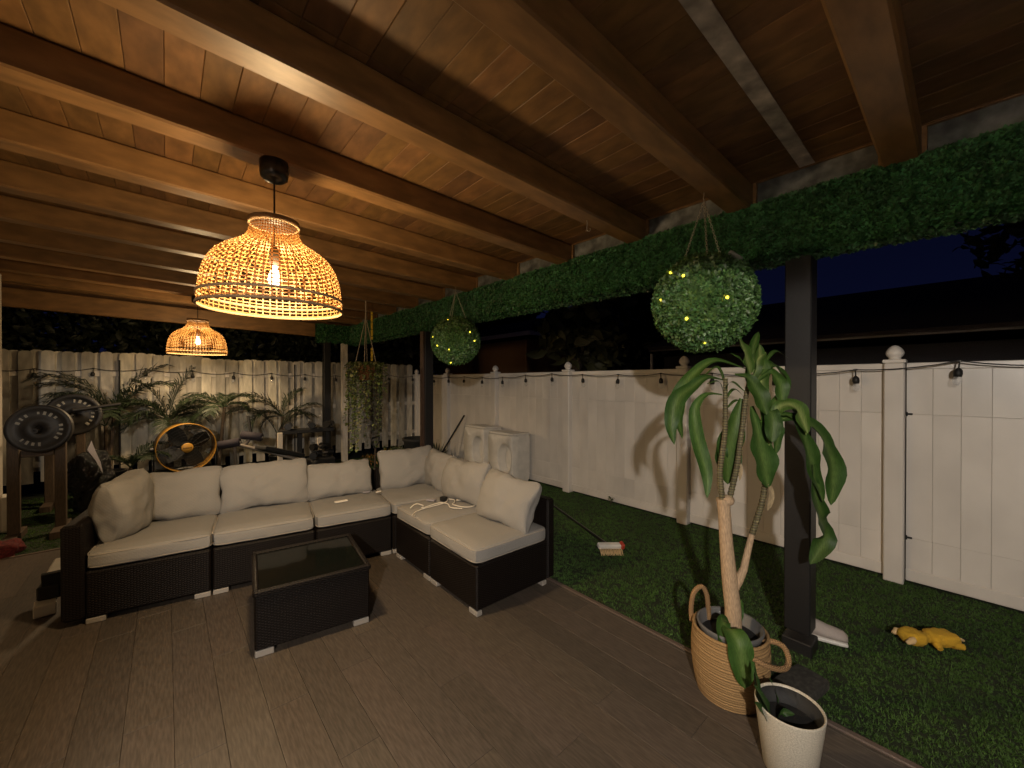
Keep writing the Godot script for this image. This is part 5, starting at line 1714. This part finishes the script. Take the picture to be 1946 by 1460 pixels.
		for k in 120 if r > 0.1 else 26:
			var d := rvec()
			d.y = absf(d.y)
			where.append(Transform3D(Basis(rvec(), rnd(0, TAU)).scaled(Vector3.ONE * rnd(0.5, 1.2) * (r * 4.0 + 0.3)), d * r * rnd(0.3, 1.0) + Vector3(0, 0.05 if r < 0.1 else 0.12, 0)))
			tints.append(green(s[1] if rng.randf() < 0.6 else Color(0.04, 0.06, 0.02), 0.6, 1.3))
		many(o, "leaves", lf, M.tree_leaf, where, tints)
		b = B.new()
		for k in 5:
			b.tube([Vector3(0, -0.03, 0), Vector3(rnd(-r, r), r, rnd(-r, r)) * 0.7], 0.004, 4, false)
		part(o, "stems", b.done(), M.bark)

	# white sneaker behind the post
	o = thing("sneaker", "white sneaker on the turf poking out behind the black post", "shoe", Vector3(3.225, -0.015, -0.645), 0.0)
	o.rotation_degrees.y = -72.0
	b = B.new()
	var sections := [[-0.135, 0.034, 0.100], [-0.10, 0.040, 0.118], [-0.05, 0.041, 0.112], [0.0, 0.044, 0.100], [0.05, 0.050, 0.084], [0.10, 0.051, 0.074], [0.135, 0.044, 0.064], [0.155, 0.024, 0.046]]
	var prev := []
	for sc in sections:
		var ring := []
		for k in 14:
			var a := TAU * k / 14.0
			ring.append(Vector3(sc[0], 0.022 + sc[2] * 0.5 + sin(a) * sc[2] * 0.5, cos(a) * sc[1] * (0.86 if sin(a) > 0.3 else 1.0)))
		if prev.size():
			for k in 14:
				var k2 := (k + 1) % 14
				b.quad(prev[k], ring[k], ring[k2], prev[k2], Vector3(0, ring[k].y + ring[k2].y - 0.044 - sc[2], ring[k].z + ring[k2].z), 0)
		else:
			for k in 14:
				b.tri(Vector3(sc[0], 0.06, 0), ring[k], ring[(k + 1) % 14], Vector3.LEFT)
		prev = ring
	for k in 14:
		b.tri(Vector3(0.152, 0.038, 0), prev[k], prev[(k + 1) % 14], Vector3.RIGHT, 0)
	part(o, "upper", b.done(), M.shoe_white)
	b = B.new()
	b.soft(Vector3(0.300, 0.028, 0.094), 0.013, 10, Vector3(0, 0, 0.0))
	part(o, "sole", b.done(), M.white_plastic, Vector3(0.005, 0.018, 0))
	b = B.new()
	b.box(Vector3(-0.045, 0.128, 0), Vector3(0.016, 0.012, 0.06), 0.003)
	b.box(Vector3(-0.085, 0.131, 0), Vector3(0.012, 0.012, 0.055), 0.003)
	part(o, "stripe", b.done(), M.black_matte)
	b = B.new()
	for k in 4:
		b.tube([Vector3(-0.01 + 0.022 * k, 0.104 - 0.012 * k, -0.026), Vector3(-0.005 + 0.022 * k, 0.112 - 0.013 * k, 0), Vector3(0.0 + 0.022 * k, 0.104 - 0.012 * k, 0.026)], 0.003, 5)
	part(o, "laces", b.done(), M.white_plastic)

	# orange plush toy on its belly
	o = thing("plush_toy", "worn orange plush dog toy lying on the dark turf at the right", "plush toy", Vector3(3.66, 0.0, -0.155), 0.0)
	o.rotation_degrees.y = -46.0
	var n := FastNoiseLite.new()
	n.frequency = 14.0
	n.fractal_octaves = 3
	b = B.new()
	b.xf = Transform3D(Basis(), Vector3(-0.098, 0.045, 0))
	b.soft(Vector3(0.125, 0.085, 0.12), 0.042, 14, Vector3.ZERO, 0.012, n)
	part(o, "head", b.done(), M.toy)
	b = B.new()
	b.xf = Transform3D(Basis(), Vector3(0.068, 0.045, 0.0))
	b.soft(Vector3(0.165, 0.085, 0.12), 0.042, 14, Vector3.ZERO, 0.013, n)
	part(o, "body", b.done(), M.toy)
	b = B.new()
	b.tube([Vector3(-0.06, 0.042, 0), Vector3(0.02, 0.042, 0)], 0.030, 10)
	part(o, "neck", b.done(), M.toy)
	for s in [-1, 1]:
		b = B.new()
		b.tube([Vector3(-0.12, 0.05, 0.035 * s), Vector3(-0.15, 0.045, 0.055 * s), Vector3(-0.175, 0.03, 0.05 * s)], [0.018, 0.020, 0.010], 8)
		part(o, "ear", b.done(), M.toy_light)
		b = B.new()
		b.tube([Vector3(0.10, 0.03, 0.04 * s), Vector3(0.15, 0.025, 0.055 * s)], [0.026, 0.018], 8)
		b.tube([Vector3(0.0, 0.03, 0.05 * s), Vector3(-0.005, 0.02, 0.08 * s)], [0.022, 0.015], 8)
		part(o, "leg", b.done(), M.toy)
	b = B.new()
	b.tube([Vector3(0.12, 0.04, -0.01), Vector3(0.19, 0.03, -0.03), Vector3(0.23, 0.015, -0.03)], [0.016, 0.013, 0.007], 7)
	part(o, "tail", b.done(), M.toy_light)

	# things pushed against the left end of the sofa
	o = thing("book_stack", "loose stack of white and dark boxes beside the left end of the sofa", "box stack", Vector3(-0.66, 0.0, -4.36), -8.0)
	part(o, "white_box", box_mesh(Vector3(0.11, 0.085, 0.12), 0.006), M.white_plastic, Vector3(0.0, 0.045, 0.0), Vector3(0, 14, 0))
	part(o, "dark_box", box_mesh(Vector3(0.12, 0.10, 0.24), 0.01), M.black_matte, Vector3(0.0, 0.14, -0.14), Vector3(0, 4, 0))
	part(o, "white_lid", box_mesh(Vector3(0.09, 0.05, 0.34), 0.012), M.white_plastic, Vector3(-0.015, 0.22, -0.26), Vector3(6, 6, 0))
	part(o, "dark_board", box_mesh(Vector3(0.10, 0.22, 0.03), 0.004), M.black_matte, Vector3(0.02, 0.18, -0.05), Vector3(18, 10, 0))
	b = B.new()
	n.frequency = 5.0
	b.soft(Vector3(0.34, 0.16, 0.36), 0.07, 14, Vector3.ZERO, 0.06, n)
	one("red_cloth", b.done(), M.red_cloth, "crumpled dark red cloth on the grass at the left edge", "cloth", Vector3(-1.26, 0.03, -6.15))
	one("white_bucket", box_mesh(Vector3(0.10, 0.42, 0.14), 0.02), M.white_plastic, "pale board standing at the house wall end at the left edge", "board", Vector3(-1.36, 0.19, -7.12), Vector3(0, 10, 0))

const PORCH := 16.5
